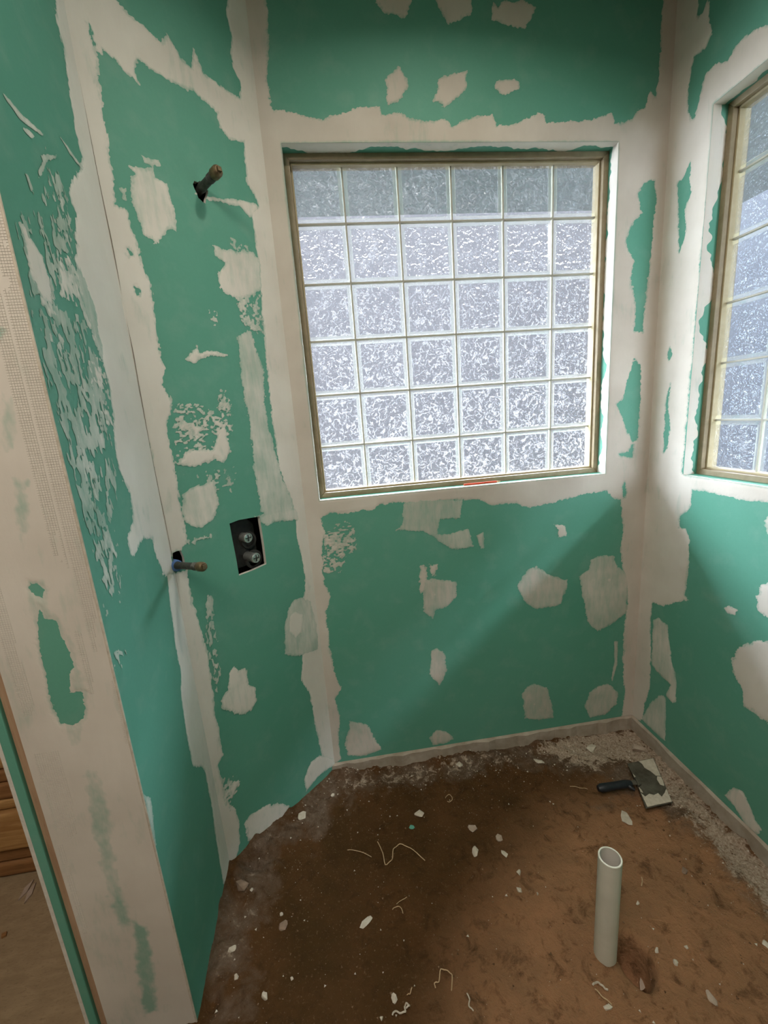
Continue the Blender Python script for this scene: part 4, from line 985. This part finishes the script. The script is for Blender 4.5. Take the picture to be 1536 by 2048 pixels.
chunk(1423, 1999, 20, M_PINK, 'elongated pale flake at the lower right of the dirt', 'flake', .25, 1.8, 'plaster_flake')
chunk(1285, 1971, 17, M_PINK, 'slim tan wood chip below the drain pipe hole', 'chip', .25, 2.2, 'wood_chip')
chunk(1216, 2016, 12, M_CHIP, 'white oblong crumb below the broken straw', 'chip', .5, 1.8)
chunk(1531, 1890, 16, M_CHIP, 'pale flake at the right edge of the dirt', 'flake', .3, 1.2, 'plaster_flake')

def string(pts, r, label, name='string', mat=None):
    P3 = []
    for i in range(len(pts) - 1):
        for k in range(4):
            t = k / 4; x = pts[i][0] * (1 - t) + pts[i + 1][0] * t; y = pts[i][1] * (1 - t) + pts[i + 1][1] * t
            P3.append(ground(x, y, .003))
    P3.append(ground(*pts[-1], .003))
    P3 = [P3[0]] + [(P3[i - 1] + 2 * P3[i] + P3[i + 1]) / 4 for i in range(1, len(P3) - 1)] + [P3[-1]]
    P3 = [p + np.array((0, 0, .002 + .002 * math.sin(i * 1.3))) for i, p in enumerate(P3)]
    c = P3[0].copy()
    o = MB().tube([p - c for p in P3], r, 6).obj(name, mat or M_STRING, None, smooth=True); o.location = tuple(c)
    return tag(o, label, 'string')
string([(755, 1684), (766, 1706), (770, 1732), (785, 1721), (786, 1699), (799, 1688), (819, 1695), (850, 1721)], .0016, 'long kinked tan string in the middle of the dirt')
string([(695, 1701), (713, 1701), (743, 1714)], .0012, 'short nearly straight tan fibre left of the long kinked string')
string([(891, 1597), (895, 1590), (902, 1591), (905, 1598), (902, 1604), (895, 1604)], .0014, 'small tan string loop below the window')
string([(871, 1977), (868, 1966), (878, 1966), (881, 1937), (896, 1943), (905, 1950), (903, 1982)], .0015, 'tan string bent like a square arch near the bottom')
string([(785, 1820), (793, 1813), (803, 1816), (806, 1828)], .0013, 'short hooked tan fibre left of the dark dent')
string([(793, 1809), (814, 1794)], .0010, 'short straight tan fibre above the hooked fibre')
string([(785, 2031), (789, 2022), (799, 2027), (812, 2025), (809, 2016), (812, 2007), (820, 2012), (812, 2016)], .0022, 'thick curled pale string at the bottom of the dirt', mat=M_CHIP)
string([(934, 1988), (940, 1999), (937, 2012), (947, 2023)], .0018, 'wavy pale string right of the square-arched one', mat=M_CHIP)
string([(1185, 1971), (1192, 1965), (1200, 1968), (1208, 1976), (1216, 1982)], .0026, 'thick curved pale root below the drain pipe', mat=M_CHIP)
string([(1190, 1979), (1206, 1995), (1223, 2009)], .0016, 'straight tan straw below the drain pipe')
string([(824, 1976), (820, 1989), (814, 1990)], .0013, 'tiny hooked tan fibre above the thick curled string')
string([(1175, 1579), (1160, 1576), (1140, 1573)], .0012, 'thin tan fibre left of the taping knife grip')
string([(1283, 1755), (1285, 1762), (1283, 1772)], .0016, 'short upright tan fibre right of the drain pipe')

# crumbs too many to count
def gravel():
    rng = np.random.default_rng(5); N = 11000
    x = rng.uniform(-.42, 1.39, N); y = rng.uniform(-1.3, -.1, N)
    dB = (x - XA) * FB.n[0] + (y - YA0) * FB.n[1]
    edge = np.minimum(np.minimum(dB, YC - y), XC1 - x)
    ok = (dB > .02) & (rng.random(N) < np.clip(.25 + np.exp(-(edge / .22) ** 2), 0, 1)); x, y = x[ok], y[ok]
    z = floor_h(x, y); big = rng.random(len(x)) ** 7
    nearD = np.exp(-(np.minimum(XC1 - x[:], YC - y[:]) / .2) ** 2)
    V = []; T = []; C = []
    base = np.array([(1, 0, 0), (-.5, .87, 0), (-.5, -.87, 0), (0, 0, .9), (.1, .1, -.8)])
    tri = np.array([(0, 1, 3), (1, 2, 3), (2, 0, 3), (1, 0, 4), (2, 1, 4), (0, 2, 4)])
    for i in range(len(x)):
        r = .0009 + .0042 * big[i]; a = rng.uniform(0, 6.28); ca, sa = math.cos(a), math.sin(a)
        b = base * rng.uniform(.6, 1.3, (5, 1)) * r
        b = np.stack([b[:, 0] * ca - b[:, 1] * sa, b[:, 0] * sa + b[:, 1] * ca, b[:, 2]], 1) + (x[i], y[i], z[i] + r * .4)
        T.append(tri + 5 * i); V.append(b)
        C.append(np.full(5, 1.0 if rng.random() < .22 + .3 * nearD[i] else rng.uniform(0, .45)))
    t = NT('mixed_crumbs')
    col = t.ramp(t.attr('tone'), [(.0, (.10, .055, .028)), (.45, (.27, .17, .10)), (.55, (.48, .40, .31)), (1.0, (.64, .58, .49))])
    mt = t.done(t.bsdf(col, .95, spec=.1))
    me = raw_mesh('dirt_crumbs', np.concatenate(V), np.concatenate(T), {'tone': np.concatenate(C)})
    o = link('dirt_crumbs', me, mt, floor); o['kind'] = 'stuff'
gravel()

# wood splinters on the plywood of the next room
for (px, py, qx, qy, lab) in ((36, 1800, 66, 1758, 'pale split wood splinter on the plywood by the timber wall'), (48, 1806, 70, 1764, 'thin dark wood splinter beside the pale one on the plywood'), (2, 1875, 12, 1862, 'dark wood shaving on the plywood at the left edge')):
    a_ = at_z(px, py, .006); b_ = at_z(qx, qy, .006)
    c_ = (a_ + b_) / 2; s_ = np.cross((b_ - a_) / np.linalg.norm(b_ - a_), (0, 0, 1)) * .010
    m = MB().prism([a_ - c_, (a_ * .6 + b_ * .4) - c_ + s_, b_ - c_ + s_ * .3, (a_ * .4 + b_ * .6) - c_ - s_ * .8], (0, 0, .006))
    o = m.obj('wood_splinter', M_PINK if 'pale' in lab else M_LOGD, None); o.location = tuple(c_ - np.array((0, 0, .006)))
    tag(o, lab, 'splinter')

# ------------------------------------------------------------------ lamps
def downlight(name, x, y, watts, col, label, r=.065, spread=math.pi):
    e = empty(name, (x, y, ZT)); 
    o = MB().lathe((0, 0, 0), (0, 0, -1), [(0, r * 1.35), (.006, r * 1.30), (.008, r * 1.05), (.004, r)], 32, caps=False).obj('trim_ring', M_CEIL, e, smooth=True)
    o = MB().lathe((0, 0, 0), (0, 0, -1), [(.001, r), (.003, r)], 32).obj('lens', mk_emit(name + '_glow', col, 6.0), e)
    ld = bpy.data.lights.new(name + '_lamp', 'AREA'); ld.shape = 'DISK'; ld.size = r * 2; ld.energy = watts; ld.color = col; ld.spread = spread
    lo = bpy.data.objects.new('lamp', ld); COL.objects.link(lo); lo.parent = e; lo.location = (0, 0, -.012)
    tag(e, label, 'ceiling light'); return e
downlight('recessed_downlight', .53, -.86, LAMP_W, (1.0, .92, .80), 'round recessed downlight in the ceiling over the shower', spread=math.radians(150))
pn = empty('room_fill_panel', (-.45, -2.25, ZT))  # unseen panel added for light from the room behind; broad for soft shadows
MB().box((-.32, -.62, -.05), (.32, .62, 0)).obj('fill_panel_tray', M_CEIL, pn, bevel=.006)
MB().box((-.295, -.595, -.054), (.295, .595, -.0501)).obj('fill_panel_diffuser', mk_emit('fill_panel_glow', (1.0, .90, .78), 4.0), pn)
ld = bpy.data.lights.new('fill_panel_lamp', 'AREA'); ld.shape = 'RECTANGLE'; ld.size = .58; ld.size_y = 1.18; ld.energy = ROOM_FILL_W; ld.color = (1.0, .90, .78)
lo = bpy.data.objects.new('lamp', ld); COL.objects.link(lo); lo.parent = pn; lo.location = (0, 0, -.06)
tag(pn, 'unseen rectangular fill light panel added on the ceiling behind the camera', 'ceiling light')
